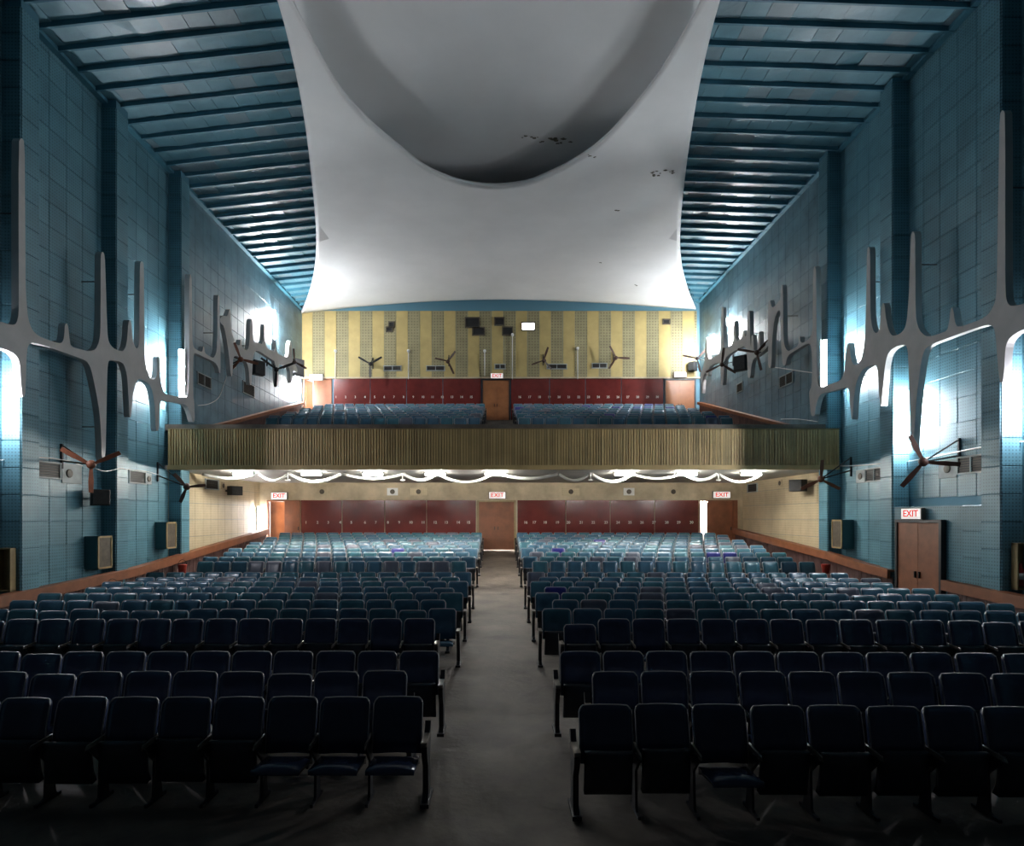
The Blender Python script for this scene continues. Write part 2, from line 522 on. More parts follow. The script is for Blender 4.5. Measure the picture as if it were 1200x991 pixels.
half_open('door_3', LW0, pxX(332.5, D_BACK), LW1, 'brown door at the left rear of the stalls standing half open', D_BACK + 0.06, zb, ZD, True, M['wood'], M['woodlight'], math.radians(38))  # lobby light on the open leaf put into its lighter orange wood

o = empty('door_4', ((RW0 + RW1) / 2, D_BACK + 0.06, zb), 0); structure(o, 'brown door at the right rear of the stalls left ajar', 'door')
w_, h_ = RW1 - RW0, ZD - zb
fb = MB(); fb.box((w_ / 2 - 0.1, 0, h_ / 2), (0.2, 0.22, h_)); fb.box((0, 0, h_ - 0.03), (w_, 0.22, 0.06)); fb.box((-w_ / 2 + 0.03, 0, h_ / 2), (0.06, 0.22, h_))
fb.build('door_frame', M['wood'], o)
xa = pxX(829, D_BACK) - (RW0 + RW1) / 2
door_leaf(o, w_ / 2 - 0.2 - xa, h_ - 0.08, Matrix.Translation(((xa + w_ / 2 - 0.2) / 2, 0, 0.02)), M['wood'])

# lobbies behind the open doors
def lobby(x0, x1, d0, d1, z0, z1, label, lampx):
    b = MB()
    t = 0.1
    b.box(((x0 + x1) / 2, d1 + t / 2, (z0 + z1) / 2), (x1 - x0, t, z1 - z0))
    b.box((x0 - t / 2, (d0 + d1) / 2, (z0 + z1) / 2), (t, d1 - d0, z1 - z0))
    b.box((x1 + t / 2, (d0 + d1) / 2, (z0 + z1) / 2), (t, d1 - d0, z1 - z0))
    b.box(((x0 + x1) / 2, (d0 + d1) / 2, z1 + t / 2), (x1 - x0, d1 - d0, t))
    b.box(((x0 + x1) / 2, (d0 + d1) / 2, z0 - t / 2), (x1 - x0, d1 - d0, t))
    structure(b.build('lobby', M['lobbywall']), label, 'lobby')
    l = empty('ceiling_lamp', (lampx, (d0 + d1) / 2 + 0.2, z1 - 0.1)); tag(l, 'lamp on the ceiling behind the ' + label.split(' through the ')[1], 'lamp')
    a = MB(); a.box((0, 0, 0.04), (0.9, 0.3, 0.08)); a.build('housing', M['white'], l)
    a = MB(); a.tube([(-0.42, 0, -0.02), (0.42, 0, -0.02)], 0.05, 8); a.build('tube', M['lobby'], l)
lobby(LW0 - 0.25, LW1, D_BACK + 0.2, D_BACK + 2.2, zb - 0.02, ZD + 0.1, 'bright lobby seen through the left stalls door', LW1 - 0.5)
lobby(CD0 - 0.3, CD1 + 0.3, D_BACK + 0.2, D_BACK + 2.2, zb - 0.02, ZD + 0.1, 'bright lobby seen through the gap under the centre door', 0.3)
lobby(RW0 - 0.2, RW1, D_BACK + 0.2, D_BACK + 2.2, zb - 0.02, ZD + 0.1, 'bright lobby seen through the right stalls door', RW0 + 0.6)

# ------------------------------------------------------------------ balcony rear wall
ZB_RED1 = H + (VY - 443.5) * D_UP / F
ZB_RED0 = H + (VY - 474) * D_UP / F
ZY_TOP = H + (VY - 364.5) * D_UP / F
ZB_FL = H + 5.05
ub = MB()
DL0, DL1 = XL, pxX(389, D_UP)
ub.box(((DL1 + XR) / 2, D_UP + 0.15, (ZB_FL + H + 12.6) / 2), (XR - DL1, 0.3, H + 12.6 - ZB_FL))
ub.box(((DL0 + DL1) / 2, D_UP + 0.15, (ZB_RED1 + H + 12.6) / 2), (DL1 - DL0, 0.3, H + 12.6 - ZB_RED1))
wall_u = structure(ub.build('wall_back_upper', M['bluewall']), 'upper rear wall of yellow and olive striped boards behind the balcony', 'wall')
sw = 13.97
k = 0; x = 352.5
while x < 816:
    a, b = pxX(x, D_UP), pxX(min(x + sw, 816.5), D_UP)
    pb = MB(); pb.bbox(((a + b) / 2, D_UP - 0.02, (ZB_RED1 + 0.06 + ZY_TOP) / 2), (b - a - 0.012, 0.05, ZY_TOP - ZB_RED1 - 0.06), 0.006)
    pb.build('wall_board', M['yellow'] if k % 2 == 0 else M['olive'], wall_u)
    x += sw; k += 1
eb = MB(); eb.box((0.1, D_UP - 0.05, ZB_RED1 + 0.03), (22.2, 0.14, 0.08)); eb.build('wall_ledge', M['creamband'], wall_u)
red_panels(wall_u, [pxX(v, D_UP) for v in (391, 434, 476.5, 519, 564)], ZB_FL, ZB_RED1, D_UP - 0.02)
red_panels(wall_u, [pxX(v, D_UP) for v in (598.3, 644, 686, 728, 777.5)], ZB_FL, ZB_RED1, D_UP - 0.02)
zn = H + (VY - 465.3) * D_UP / F
it = [(str(k + 1), pxX(394 + 11.3 * k, D_UP)) for k in range(15)] + [(str(k + 16), pxX(609 + 11.5 * k, D_UP)) for k in range(15)]
numbers(wall_u, it, D_UP - 0.05, zn, 0.17)
double_door('door_5', (pxX(581, D_UP), D_UP - 0.02, ZB_FL), RZ_BACK, pxX(598, D_UP) - pxX(564, D_UP) - 0.16, ZB_RED1 - ZB_FL - 0.1, 'orange-brown double door behind the balcony centre aisle', M['woodlight'])
half_open('door_6', DL0 + 0.05, pxX(367, D_UP), DL1, 'brown door at the left rear of the balcony standing half open', D_UP + 0.06, ZB_FL, ZB_RED1, True, M['wood'], M['woodlight'], math.radians(60))
lobby(DL0 - 0.3, DL1 + 0.2, D_UP + 0.3, D_UP + 2.4, ZB_FL, ZB_RED1 + 0.2, 'bright lobby seen through the left balcony door', DL1 - 0.6)
double_door('door_7', (pxX(796.5, D_UP), D_UP - 0.03, ZB_FL), RZ_BACK, pxX(815, D_UP) - pxX(778, D_UP) - 0.16, ZB_RED1 - ZB_FL - 0.1, 'orange-brown double door at the right rear of the balcony', M['woodlight'])

# projection ports
def port(px0, py0, px1, py1, label, lit=False):
    c = P((px0 + px1) / 2, (py0 + py1) / 2, D_UP - 0.05); w, h = (px1 - px0) * D_UP / F, (py1 - py0) * D_UP / F
    o = empty('projection_window', c); tag(o, label, 'window', 'projection windows in the striped rear wall')
    b = MB()
    b.box((0, -0.02, h / 2 + 0.03), (w + 0.12, 0.1, 0.06)); b.box((0, -0.02, -h / 2 - 0.03), (w + 0.12, 0.1, 0.06))
    b.box((-w / 2 - 0.03, -0.02, 0), (0.06, 0.1, h)); b.box((w / 2 + 0.03, -0.02, 0), (0.06, 0.1, h))
    b.build('frame', M['grille'], o)
    b = MB(); b.box((0, 0.0, 0), (w, 0.03, h)); b.build('pane', M['portlight'] if lit else M['black'], o)
port(546, 373, 561, 383, 'upper of the two dark projection windows left of centre')
port(554.5, 384.5, 567, 392, 'lower of the two dark projection windows left of centre')
port(580.5, 373, 590, 380.5, 'small upper dark projection window right above the centre door')
port(589.5, 384, 600, 392, 'lower dark projection window above the centre door, beside white conduit')
port(612, 378.5, 626, 386.5, 'brightly lit white projection window', True)
port(456.5, 378, 461, 382.5, 'upper of two tiny dark openings in the left of the striped wall')
port(453.5, 384, 459, 388, 'lower of two tiny dark openings in the left of the striped wall')
port(777.5, 375, 784, 379, 'tiny dark opening in the right of the striped wall')

# ------------------------------------------------------------------ balcony
balc = empty('balcony', (0, D_BALC, Z_SOFF)); structure(balc, 'wide balcony with ribbed gold parapet across the hall', 'balcony')
def bw(b, name, m, kind=None):
    mt = Matrix.Translation(-Vector((0, D_BALC, Z_SOFF)))
    b.v = [mt @ v for v in b.v]
    o = b.build(name, m, balc)
    if kind: tag(o, kind=kind)
    return o
BX0, BX1 = pxX(197, D_BALC), pxX(983, D_BALC)
b = MB(); b.box(((BX0 + BX1) / 2, D_BALC + 0.1, (Z_SOFF + Z_PAR) / 2), (BX1 - BX0, 0.16, Z_PAR - Z_SOFF)); bw(b, 'parapet_wall', M['parapetback'])
b = MB(); b.box(((BX0 + BX1) / 2, D_BALC + 0.08, Z_PAR + 0.015), (BX1 - BX0, 0.24, 0.03)); bw(b, 'coping', M['parapetback'])
b = MB(); b.box(((BX0 + BX1) / 2, D_BALC + 0.06, Z_SOFF + 0.07), (BX1 - BX0, 0.22, 0.14)); bw(b, 'bottom_rail', M['parapet'])
b = MB()
x = BX0 + 0.02
i = 0
while x < BX1 - 0.02:
    wdt = 0.058 if i % 4 else 0.075
    b.box((x + wdt / 2, D_BALC, (Z_SOFF + 0.12 + Z_PAR) / 2), (wdt, 0.06 if i % 4 else 0.085, Z_PAR - Z_SOFF - 0.12), random.choice((0, 0, 1)))
    x += wdt + 0.026; i += 1
M['parapet2'] = mat('olive_gold_slats', (0.52, 0.37, 0.17), 0.55, vary=0.3, scale=1.2)
bw(b, 'slat_cladding', [M['parapet'], M['parapet2']], 'stuff')
# soffit and tiers
b = MB(); b.box(((XL + XR) / 2, (D_BALC + 0.2 + D_BACK) / 2, Z_SOFF + 0.09), (XR - XL, D_BACK - D_BALC - 0.1, 0.14)); bw(b, 'soffit', M['soffit'])
b = MB()
RAKE = 0.25
def ztier(d): return H + 4.03 + RAKE * (d - 25) - 0.98
b.box(((XL + XR) / 2, (D_BALC + 24.4) / 2 + 0.1, ztier(25) - 0.12), (XR - XL, 24.4 - D_BALC - 0.1, 0.2))
brow = [25 + 1.06 * k for k in range(9)]
for k, d in enumerate(brow):
    z = ztier(d)
    b.box(((XL + XR) / 2, d + 0.0, z - 0.3), (XR - XL, 1.06, 0.6))
b.box(((XL + XR) / 2, D_UP - 0.1, ZB_FL - 0.12), (XR - XL, 0.9, 0.2))
bw(b, 'tier_steps', M['floor'])

# ------------------------------------------------------------------ ceilings: ribs and sheets either side of the shell
def zs(X, d):
    s = max(0.0, min(1.0, (d - 18) / 16.0))
    return H + 11.42 + 0.62 * s * (1 - min(1, (X / 11.0) ** 2)) - 0.15 * s
def onshell(px, py):
    d = F * 11.5 / (VY - py)
    for _ in range(12):
        X = (px - VX) * d / F
        d = F * (zs(X, d) - H) / (VY - py)
    return ((px - VX) * d / F, d)
OUT_L = [(352.5, 367.5), (360, 350), (366, 330), (369.5, 308), (370.5, 285), (369.5, 258), (367, 228), (363, 190), (358, 150), (351, 108), (343, 70), (334, 32), (325, 0), (316, -30), (309, -52)]
OUT_R = [(815.5, 362.5), (808, 345), (802.5, 328), (798.5, 308), (797, 285), (798, 258), (800.5, 228), (805, 190), (811, 150), (818, 108), (826, 70), (835, 32), (844, 0), (852, -30), (859, -52)]
RIM = [(309, -52), (322, -32), (341, 0), (356, 30), (375, 66), (400, 107), (433, 143), (467, 172), (500, 197), (533, 211), (560, 216.5), (585, 218), (617, 214), (640, 205), (667, 192), (700, 170), (733, 137), (767, 95), (800, 43), (824, 0), (843, -32), (859, -52)]
REAR = [(352.5, 367.5), (400, 361.5), (450, 357), (520, 352.5), (585, 351), (650, 352.5), (720, 356), (770, 359.5), (815.5, 362.5)]
def curve(pts, n):
    pl = [Vector(onshell(*p)) for p in pts]
    ln = [0]
    for a, b in zip(pl, pl[1:]): ln.append(ln[-1] + (b - a).length)
    out = []
    for i in range(n + 1):
        t = ln[-1] * i / n
        for k in range(len(pl) - 1):
            if ln[k] <= t + 1e-9 <= ln[k + 1] + 1e-6:
                u = (t - ln[k]) / (ln[k + 1] - ln[k]); break
        p0 = pl[max(k - 1, 0)]; p1 = pl[k]; p2 = pl[k + 1]; p3 = pl[min(k + 2, len(pl) - 1)]
        out.append(0.5 * ((2 * p1) + (p2 - p0) * u + (2 * p0 - 5 * p1 + 4 * p2 - p3) * u * u + (3 * p1 - p0 - 3 * p2 + p3) * u ** 3))
    return out
NU, NV = 64, 40
cr_, cm_, cl_, cr2_ = curve(REAR, NU), curve(RIM, NU), curve(OUT_L, NV), curve(OUT_R, NV)
b = MB()
for j in range(NV + 1):
    v = j / NV
    for i in range(NU + 1):
        u = i / NU
        p = (1 - v) * cr_[i] + v * cm_[i] + (1 - u) * cl_[j] + u * cr2_[j] \
            - ((1 - u) * (1 - v) * cr_[0] + u * (1 - v) * cr_[-1] + (1 - u) * v * cm_[0] + u * v * cm_[-1])
        b.v.append(Vector((p.x, p.y, zs(p.x, p.y))))
for j in range(NV):
    for i in range(NU):
        a = j * (NU + 1) + i
        b.f.append([a, a + 1, a + NU + 2, a + NU + 1]); b.m.append(0); b.sm.append(True)
shell = b.build('ceiling_shell', M['shell'])
structure(shell, 'large white curved shell canopy hanging below the blue ceiling', 'canopy')
sol = shell.modifiers.new('thickness', 'SOLIDIFY'); sol.thickness = 0.10
sol.offset = 1.0 if shell.data.polygons[NU * 10].normal.z > 0 else -1.0

# upper grey shell behind the crescent opening
def edge_tab(c):
    return sorted([(p.y, p.x) for p in c])
EL, ER = edge_tab(cl_), edge_tab(cr2_)
def zup(X, d):
    return H + 11.92 + 0.62 * (1 - (X / 5.5) ** 2)
b = MB(); n1, n2 = 40, 40
for j in range(n2 + 1):
    d = 9.5 + (25.5 - 9.5) * j / n2
    x0, x1 = interp(EL, max(d, 12.6)) + 0.14, interp(ER, max(d, 12.6)) - 0.14
    for i in range(n1 + 1):
        X = x0 + (x1 - x0) * i / n1
        b.v.append(Vector((X, d, zup(X, d))))
for j in range(n2):
    for i in range(n1):
        a = j * (n1 + 1) + i
        b.f.append([a, a + 1, a + n1 + 2, a + n1 + 1]); b.m.append(0); b.sm.append(True)
us = structure(b.build('ceiling_upper_shell', M['shell_up']), 'grey inner shell seen above the crescent opening of the canopy', 'ceiling')

# stains on the shells
def stain(px, py, r, up, label):
    o = MB(); c = onshell(px, py)
    n = 9
    for q in range(1 + int(r * 45)):
        cx = c[0] + random.gauss(0, r * 1.5); cy = c[1] + random.gauss(0, r * 0.6); r2 = random.uniform(0.012, 0.045)
        pts = [(cx + r2 * 1.5 * math.cos(2 * math.pi * k / n) * random.uniform(0.5, 1.2), cy + r2 * math.sin(2 * math.pi * k / n) * random.uniform(0.5, 1.2)) for k in range(n)]
        o.plate(pts, lambda a, bb, t: Vector((a, bb, zs(a, bb) - 0.004 - t)), 0.0, 0.01)
    tag(o.build('flaking_patch', M['stain'], shell), kind='stuff')
for px, py, r in ((765, 204, 0.14), (783, 202, 0.13), (692, 182, 0.10), (722, 246, 0.05), (745, 334, 0.05), (704, 308, 0.04)):
    stain(px, py, r, False, '')
o = MB()
for k in range(16):
    cx, cy = 1.45 + random.gauss(0, 0.4), 20.35 + random.gauss(0, 0.1); r = random.uniform(0.02, 0.06); nn = 8
    zz = zup(cx, cy) - 0.012
    o.plate([(cx + r * 1.6 * math.cos(2 * math.pi * q / nn) * random.uniform(.6, 1.2), cy + r * math.sin(2 * math.pi * q / nn) * random.uniform(.6, 1.2)) for q in range(nn)], lambda a, bb, t: Vector((a, bb, zz - t)), 0, 0.008)
tag(o.build('flaking_paint', M['stain'], us), kind='stuff')

def ceiling_side(name, X0, zw, zin, xin_ref, edge, label):
    s = 1 if X0 < 0 else -1
    def zc(X): return zw + (zin - zw) * (X - X0) / (xin_ref - X0)
    # backing
    b = MB(); dd = [9.0 + 0.7 * k for k in range(37)]
    for d in dd:
        xe = interp(edge, min(max(d, 12.4), 34.0)) + s * 0.15
        if s > 0: xe = max(xe, X0 + 0.1)
        else: xe = min(xe, X0 - 0.1)
        b.v += [Vector((X0, d, zc(X0) + 0.06)), Vector((xe, d, zc(xe) + 0.06)), Vector((X0, d, zc(X0) + 0.16)), Vector((xe, d, zc(xe) + 0.16))]
    for i in range(len(dd) - 1):
        a = i * 4
        for q in ((0, 1), (1, 3), (3, 2), (2, 0)):
            b.f.append([a + q[0], a + q[1], a + 4 + q[1], a + 4 + q[0]]); b.m.append(0); b.sm.append(False)
    root = structure(b.build(name, M['rib']), label, 'ceiling')
    n = 0; extra = MB()
    for k in range(-5, 29):
        d = 14.4 + 0.7 * k
        if d > D_UP - 0.1: break
        xe = interp(edge, min(max(d, 12.4), 34.2)) + s * 0.12
        L = abs(xe - X0)
        if L < 0.2: continue
        # the rib: a beam hanging under the sheets
        rb = MB()
        vv = []
        for X in (X0 + s * 0.02, xe):
            z = zc(X)
            for (dy, dz) in ((-0.03, 0.05), (0.03, 0.05), (0.03, -0.105), (-0.03, -0.105)):
                vv.append((X, d + dy, z + dz))
        rb.add(vv, [(0, 1, 2, 3), (7, 6, 5, 4), (0, 4, 5, 1), (1, 5, 6, 2), (2, 6, 7, 3), (3, 7, 4, 0)])
        rb.build('ceiling_rib', M['rib'], root)
        # sheets between this rib and the next
        X = X0 + s * 0.01
        off = random.uniform(0, 0.6) if k % 2 else 0.15
        first = True
        while abs(X - X0) < L - 0.02:
            wd = 0.62 if not first else 0.2 + off
            first = False
            X2 = X + s * wd
            if abs(X2 - X0) > L: X2 = xe
            tl = random.gauss(0, 0.008)
            sb = extra if (n >= 300 or k < -2) else MB()
            vv = []
            for xx, q in ((X + s * 0.006, -1), (X2 - s * 0.006, 1)):
                z = zc(xx) + 0.02 + q * tl
                t2 = random.gauss(0, 0.006)
                vv += [(xx, d + 0.037, z + t2), (xx, d + 0.663, z - t2), (xx, d + 0.037, z + 0.03), (xx, d + 0.663, z + 0.03)]
            ff = [(0, 1, 5, 4), (2, 6, 7, 3), (0, 4, 6, 2), (1, 3, 7, 5), (0, 2, 3, 1), (4, 5, 7, 6)]
            mi = random.choice((0, 0, 1, 1, 2))
            if sb is extra:
                extra.add(vv, ff, mi)
            else:
                sb.add(vv, ff); sb.build('ceiling_sheet', M['ceil'][mi], root); n += 1
            X = X2
    if extra.v: tag(extra.build('ceiling_sheet_field', M['ceil'], root), kind='stuff')
    # cove strip along the wall
    cb = MB(); cb.box((X0 + s * 0.09, 22, zw - 0.04), (0.18, 25, 0.1)); cb.build('cove', M['rib'], root)
    return root
ceiling_side('ceiling_left', XL, ZTOP_L, H + 12.1, -5.5, EL, 'blue ribbed ceiling left of the white canopy')
ceiling_side('ceiling_right', XR, ZTOP_R, H + 12.2, 5.5, ER, 'blue ribbed ceiling right of the white canopy')

# ------------------------------------------------------------------ wall sculptures
def chaikin(pts, it=1):
    for _ in range(it):
        q = []
        n = len(pts)
        for i in range(n):
            a, b_ = pts[i], pts[(i + 1) % n]
            q.append((a[0] * 0.78 + b_[0] * 0.22, a[1] * 0.78 + b_[1] * 0.22))
            q.append((a[0] * 0.22 + b_[0] * 0.78, a[1] * 0.22 + b_[1] * 0.78))
        pts = q
    return pts

def sculpture(name, polys, X, thick, label, pins):
    out = -1 if X > 0 else 1
    root = empty(name, PW(*polys[0][0], X)); tag(root, label, 'sculpture')
    base = root.location.copy()
    b = MB()
    for poly in polys:
        pl = [(PW(px, py, X).y, PW(px, py, X).z) for px, py in chaikin(poly)]
        b.plate(pl, lambda u, v, t: Vector((X - out * t, u, v)) - base, 0.0, thick)
    b.build('branching_plate', M['sculpt'], root)
    XW = XL if X < 0 else XR
    for px, py in pins:
        p = PW(px, py, X - out * thick * 0.8)
        q = Vector((XW + out * 0.01, p.y, p.z))
        pb = MB(); pb.tube([p - base, q - base], 0.015, 6); pb.build('fixing_rod', M['darkmetal'], root)
    return root

L_MAIN = [(-45, 362), (-20, 372), (0, 376.5), (14, 381), (19.5, 379), (22, 368), (22, 340), (21.8, 166), (25, 161), (29, 166), (29.5, 250), (30, 330), (30.8, 350), (33, 374), (38, 387), (45, 393.5), (55, 397.5), (66, 401.3), (71.5, 402), (74.5, 398), (75.6, 390), (76, 381), (78, 378.2), (80, 382), (81.2, 395), (83, 406), (95, 409.5), (105, 411.5), (112, 409.5), (116, 401), (117.8, 388), (118, 330), (118, 298), (120.5, 294.3), (122.8, 299), (124, 330), (125, 365), (126, 392), (128, 402), (133, 408), (140, 411), (144.5, 411.2), (147.5, 406), (149.3, 396), (150.3, 378), (152, 374), (154, 378), (155, 391), (156.3, 401), (158.5, 407), (160.5, 408.7), (162.6, 406), (163.4, 395), (163.5, 350), (164, 308), (166.3, 305.5), (168.7, 309), (169, 360), (169.5, 410), (170.5, 426), (173, 435), (176.6, 443), (179.8, 445), (183, 442.5), (184.4, 436), (184.7, 420), (186, 417), (187.5, 420), (187.7, 437), (188.7, 448), (191, 457), (194, 461.3), (203, 463.5), (212, 465.2), (219, 465.5), (221.3, 458), (221.6, 420), (221.7, 330), (223.3, 319), (225, 330), (225.2, 398), (227, 407.5), (233, 411), (237, 412.3), (238, 406), (239.3, 406), (240, 413.5), (246, 417.5), (250, 419.5), (253, 415), (254.6, 405), (254.9, 350), (256, 344.5), (257.4, 350), (257.8, 395), (258.5, 408), (258.5, 437), (257, 437), (255.6, 430), (252, 424.5), (245, 421), (238, 418), (231, 414.5), (227.5, 413.8), (226.4, 420), (226.4, 465), (227.6, 470), (228.4, 490), (227.5, 494.5), (225.8, 494), (223.5, 484), (219, 474.5), (211.7, 472.6), (203, 471), (194.7, 469.6), (189.4, 468.6), (187.7, 473), (187, 485), (186.2, 504.5), (182.8, 505), (182.3, 491), (181.2, 472.6), (178.6, 458), (175, 449.8), (168, 445), (161.8, 443.3), (158.6, 451), (156.3, 461), (154.8, 474), (153.5, 488.5), (151.6, 489), (151, 472), (150, 454.5), (148.7, 438), (145.5, 427), (141, 423.5), (135, 422.3), (129, 421.8), (127, 424), (126, 432), (125, 472.6), (123.7, 539), (119.3, 540), (118.6, 510), (116.7, 483), (113.3, 463), (108.8, 441), (105.5, 429), (101.5, 423), (95, 420), (78, 414), (60, 407.4), (46, 402.8), (38, 401.6), (34, 403.4), (32, 408), (31, 420), (30.3, 450), (29.3, 464.5), (26, 465), (24.6, 448), (23.6, 430), (22, 421), (17.5, 414.8), (9, 410.2), (0, 407.2), (-20, 402), (-45, 394)]
sculpture('wall_sculpture', [L_MAIN], -10.3, 0.16, 'grey branching plaster relief with long spikes along the near left wall',
          [(25, 390), (25, 250), (120.5, 330), (121, 500), (78, 400), (152, 415), (166, 345), (186, 450), (223, 400), (256, 390), (223, 470)])

L_FAR = [
    [(258, 372), (262, 369.5), (266, 371), (267.6, 366), (269, 362), (270.3, 364), (270.4, 378), (272, 392), (276, 402), (281, 405.5), (281.6, 398), (282.8, 398), (283.4, 406), (288, 411), (291.5, 408), (292.6, 395), (293, 376), (295, 373), (296.2, 377), (296.4, 396), (298, 401), (303, 401.5), (308, 403.5), (309, 380), (310.3, 380), (310.8, 405), (316, 409.5), (322, 412), (322.6, 397), (323.6, 397), (324.2, 413), (331, 417), (338, 419), (339, 400), (341.5, 399), (342.4, 420), (346, 426), (349, 433), (348, 437), (343.6, 433), (342, 449), (340.4, 449), (339.8, 431), (333, 427.5), (326.6, 426), (325.8, 452), (324.3, 452), (323, 424), (316, 419.5), (310.6, 416), (304, 411.5), (299, 411), (296.6, 418), (295.6, 436), (294.6, 451), (292.6, 451), (291.8, 434), (289.5, 424.5), (283, 420), (276, 416), (273, 420), (272.6, 440), (270.6, 441), (269.2, 424), (266.5, 402), (262.5, 382), (258, 378)],
]
sculpture('wall_sculpture', L_FAR, -10.3, 0.16, 'grey branching plaster relief beside the balcony seats on the left wall', [(268, 380), (294, 405), (310, 408), (340, 424)])

R_MAIN = [(1240, 338), (1215, 350), (1200, 355.5), (1190, 358.3), (1184, 358.3), (1180.5, 355), (1178.5, 346), (1178, 320), (1178, 134), (1175, 128), (1171.4, 134), (1170.3, 200), (1169, 280), (1168, 340), (1166.3, 353), (1163, 361), (1158, 368.5), (1150, 373.8), (1138, 378.5), (1126, 382.6), (1121.3, 382.4), (1119, 377), (1117.4, 364), (1115.5, 359), (1113.6, 364), (1112.5, 376), (1110, 387.5), (1102, 390.5), (1092, 394), (1085, 394), (1079, 389), (1075, 381), (1073, 368), (1072.7, 320), (1072.6, 275), (1070, 270), (1067.4, 275), (1066, 325.7), (1064.3, 356), (1062.8, 374), (1060.3, 384.5), (1056, 390), (1050, 393), (1045, 393.3), (1041, 386), (1038, 372), (1036.8, 358), (1035, 354), (1033.3, 358), (1032, 374), (1030.4, 386), (1027.5, 390.6), (1024.5, 389), (1022, 383), (1020, 370), (1019.7, 330), (1019.6, 292), (1018, 288.5), (1016, 292), (1015.2, 340), (1014.2, 385), (1012.3, 407), (1010, 418.5), (1005.5, 426.5), (1001.5, 428), (998.5, 425), (996.3, 414), (995.6, 404), (994, 401), (992, 405), (991, 415), (990, 428), (988.3, 440), (984.5, 446), (974, 449.4), (966, 452.5), (960, 453.5), (957.8, 449), (957.2, 430), (956.6, 318), (954.8, 310.5), (953, 318), (952.6, 360), (952.3, 384), (950.5, 394), (946, 398.6), (941, 401.8), (938, 401), (937.4, 394.5), (936.2, 394.5), (935.6, 404.5), (930, 408.5), (924, 411.5), (921, 409), (918.8, 402), (918, 385), (917.5, 338), (916.6, 332.5), (915, 338), (914.5, 350), (910, 356.5), (905.5, 360.5), (903.6, 357), (902.8, 352), (901, 352), (900.2, 358), (900, 390), (899.9, 425), (901, 431), (903.4, 431), (904.4, 420), (905, 395), (907.5, 374), (911, 365), (914.3, 363), (914.8, 375), (915.3, 400), (916, 415), (917.3, 428), (920.5, 428), (922, 420), (925, 415), (932.6, 410.3), (940, 405.8), (946.5, 402), (949.8, 403.5), (951.4, 412), (951.8, 430), (951.2, 452), (948, 459), (948.6, 466), (950.2, 487), (954.8, 487.5), (956, 477), (958.5, 467), (962, 461.5), (968, 459.5), (974, 458.6), (986, 455), (992, 453.6), (995, 456), (995.8, 470), (997.4, 491), (999.5, 491.5), (1000.3, 470), (1002.5, 452.5), (1005.2, 443.2), (1010, 434), (1016.5, 429.2), (1023, 427), (1027, 428.8), (1028.8, 434), (1029.4, 450), (1030.8, 468), (1031.6, 475.6), (1033.3, 475.6), (1034.2, 462), (1035.6, 446), (1037, 428), (1040, 415.5), (1045, 409), (1052.5, 405), (1059.5, 403.8), (1062.8, 406), (1064.3, 416), (1065.6, 465), (1067.5, 527), (1070.5, 528), (1071, 510), (1072.7, 489), (1074.5, 461.7), (1078, 434.5), (1080.8, 417), (1084.5, 408), (1091, 403.4), (1105, 398.3), (1121.7, 391.8), (1140, 385.6), (1156, 380.4), (1163, 381.5), (1166.2, 388), (1168, 410), (1170.5, 440), (1172, 448), (1175.2, 447.8), (1176.8, 434.5), (1177.6, 416), (1179, 404), (1183, 396.3), (1190.7, 390), (1200, 385.5), (1215, 381), (1240, 374)]
sculpture('wall_sculpture', [R_MAIN], 10.45, 0.16, 'grey branching plaster relief with long spikes along the near right wall',
          [(1174, 370), (1174, 220), (1070, 310), (1068, 490), (1116, 385), (1050, 400), (1018, 330), (993, 440), (955, 400), (916, 370), (955, 458)])
R_FAR = [
    [(900, 398), (896, 404), (891, 411), (890.6, 389), (889, 388), (887.8, 411), (883.5, 414), (882.6, 393), (881, 392), (880, 409), (879.2, 400), (879, 366), (877.3, 363.5), (876, 366), (875.5, 392), (873, 394.5), (872.6, 388), (870.6, 387), (869.8, 396), (862, 400.5), (861.6, 376), (859.8, 376), (859, 402), (853, 406.5), (849, 409), (848, 400), (847.6, 361), (846.3, 359), (845.2, 362), (844.8, 408), (842, 415.5), (835, 419.5), (829.6, 421), (828.2, 396), (826.8, 395), (826, 421), (823.4, 433), (821, 437), (821.6, 460), (823, 461), (824, 440), (827.6, 436), (828.6, 441), (830.3, 441), (831, 430), (837, 426), (843.3, 424.5), (844.4, 436), (845.4, 451), (847.4, 451), (848.4, 432), (850, 419), (857, 413.5), (866, 408), (873, 405), (875.4, 415), (876, 442), (879.4, 443), (880.6, 428), (883, 420), (890, 416), (900, 406)],
]
sculpture('wall_sculpture', R_FAR, 10.45, 0.16, 'grey branching plaster relief beside the balcony seats on the right wall', [(877.5, 390), (846.5, 390), (827.5, 415)])

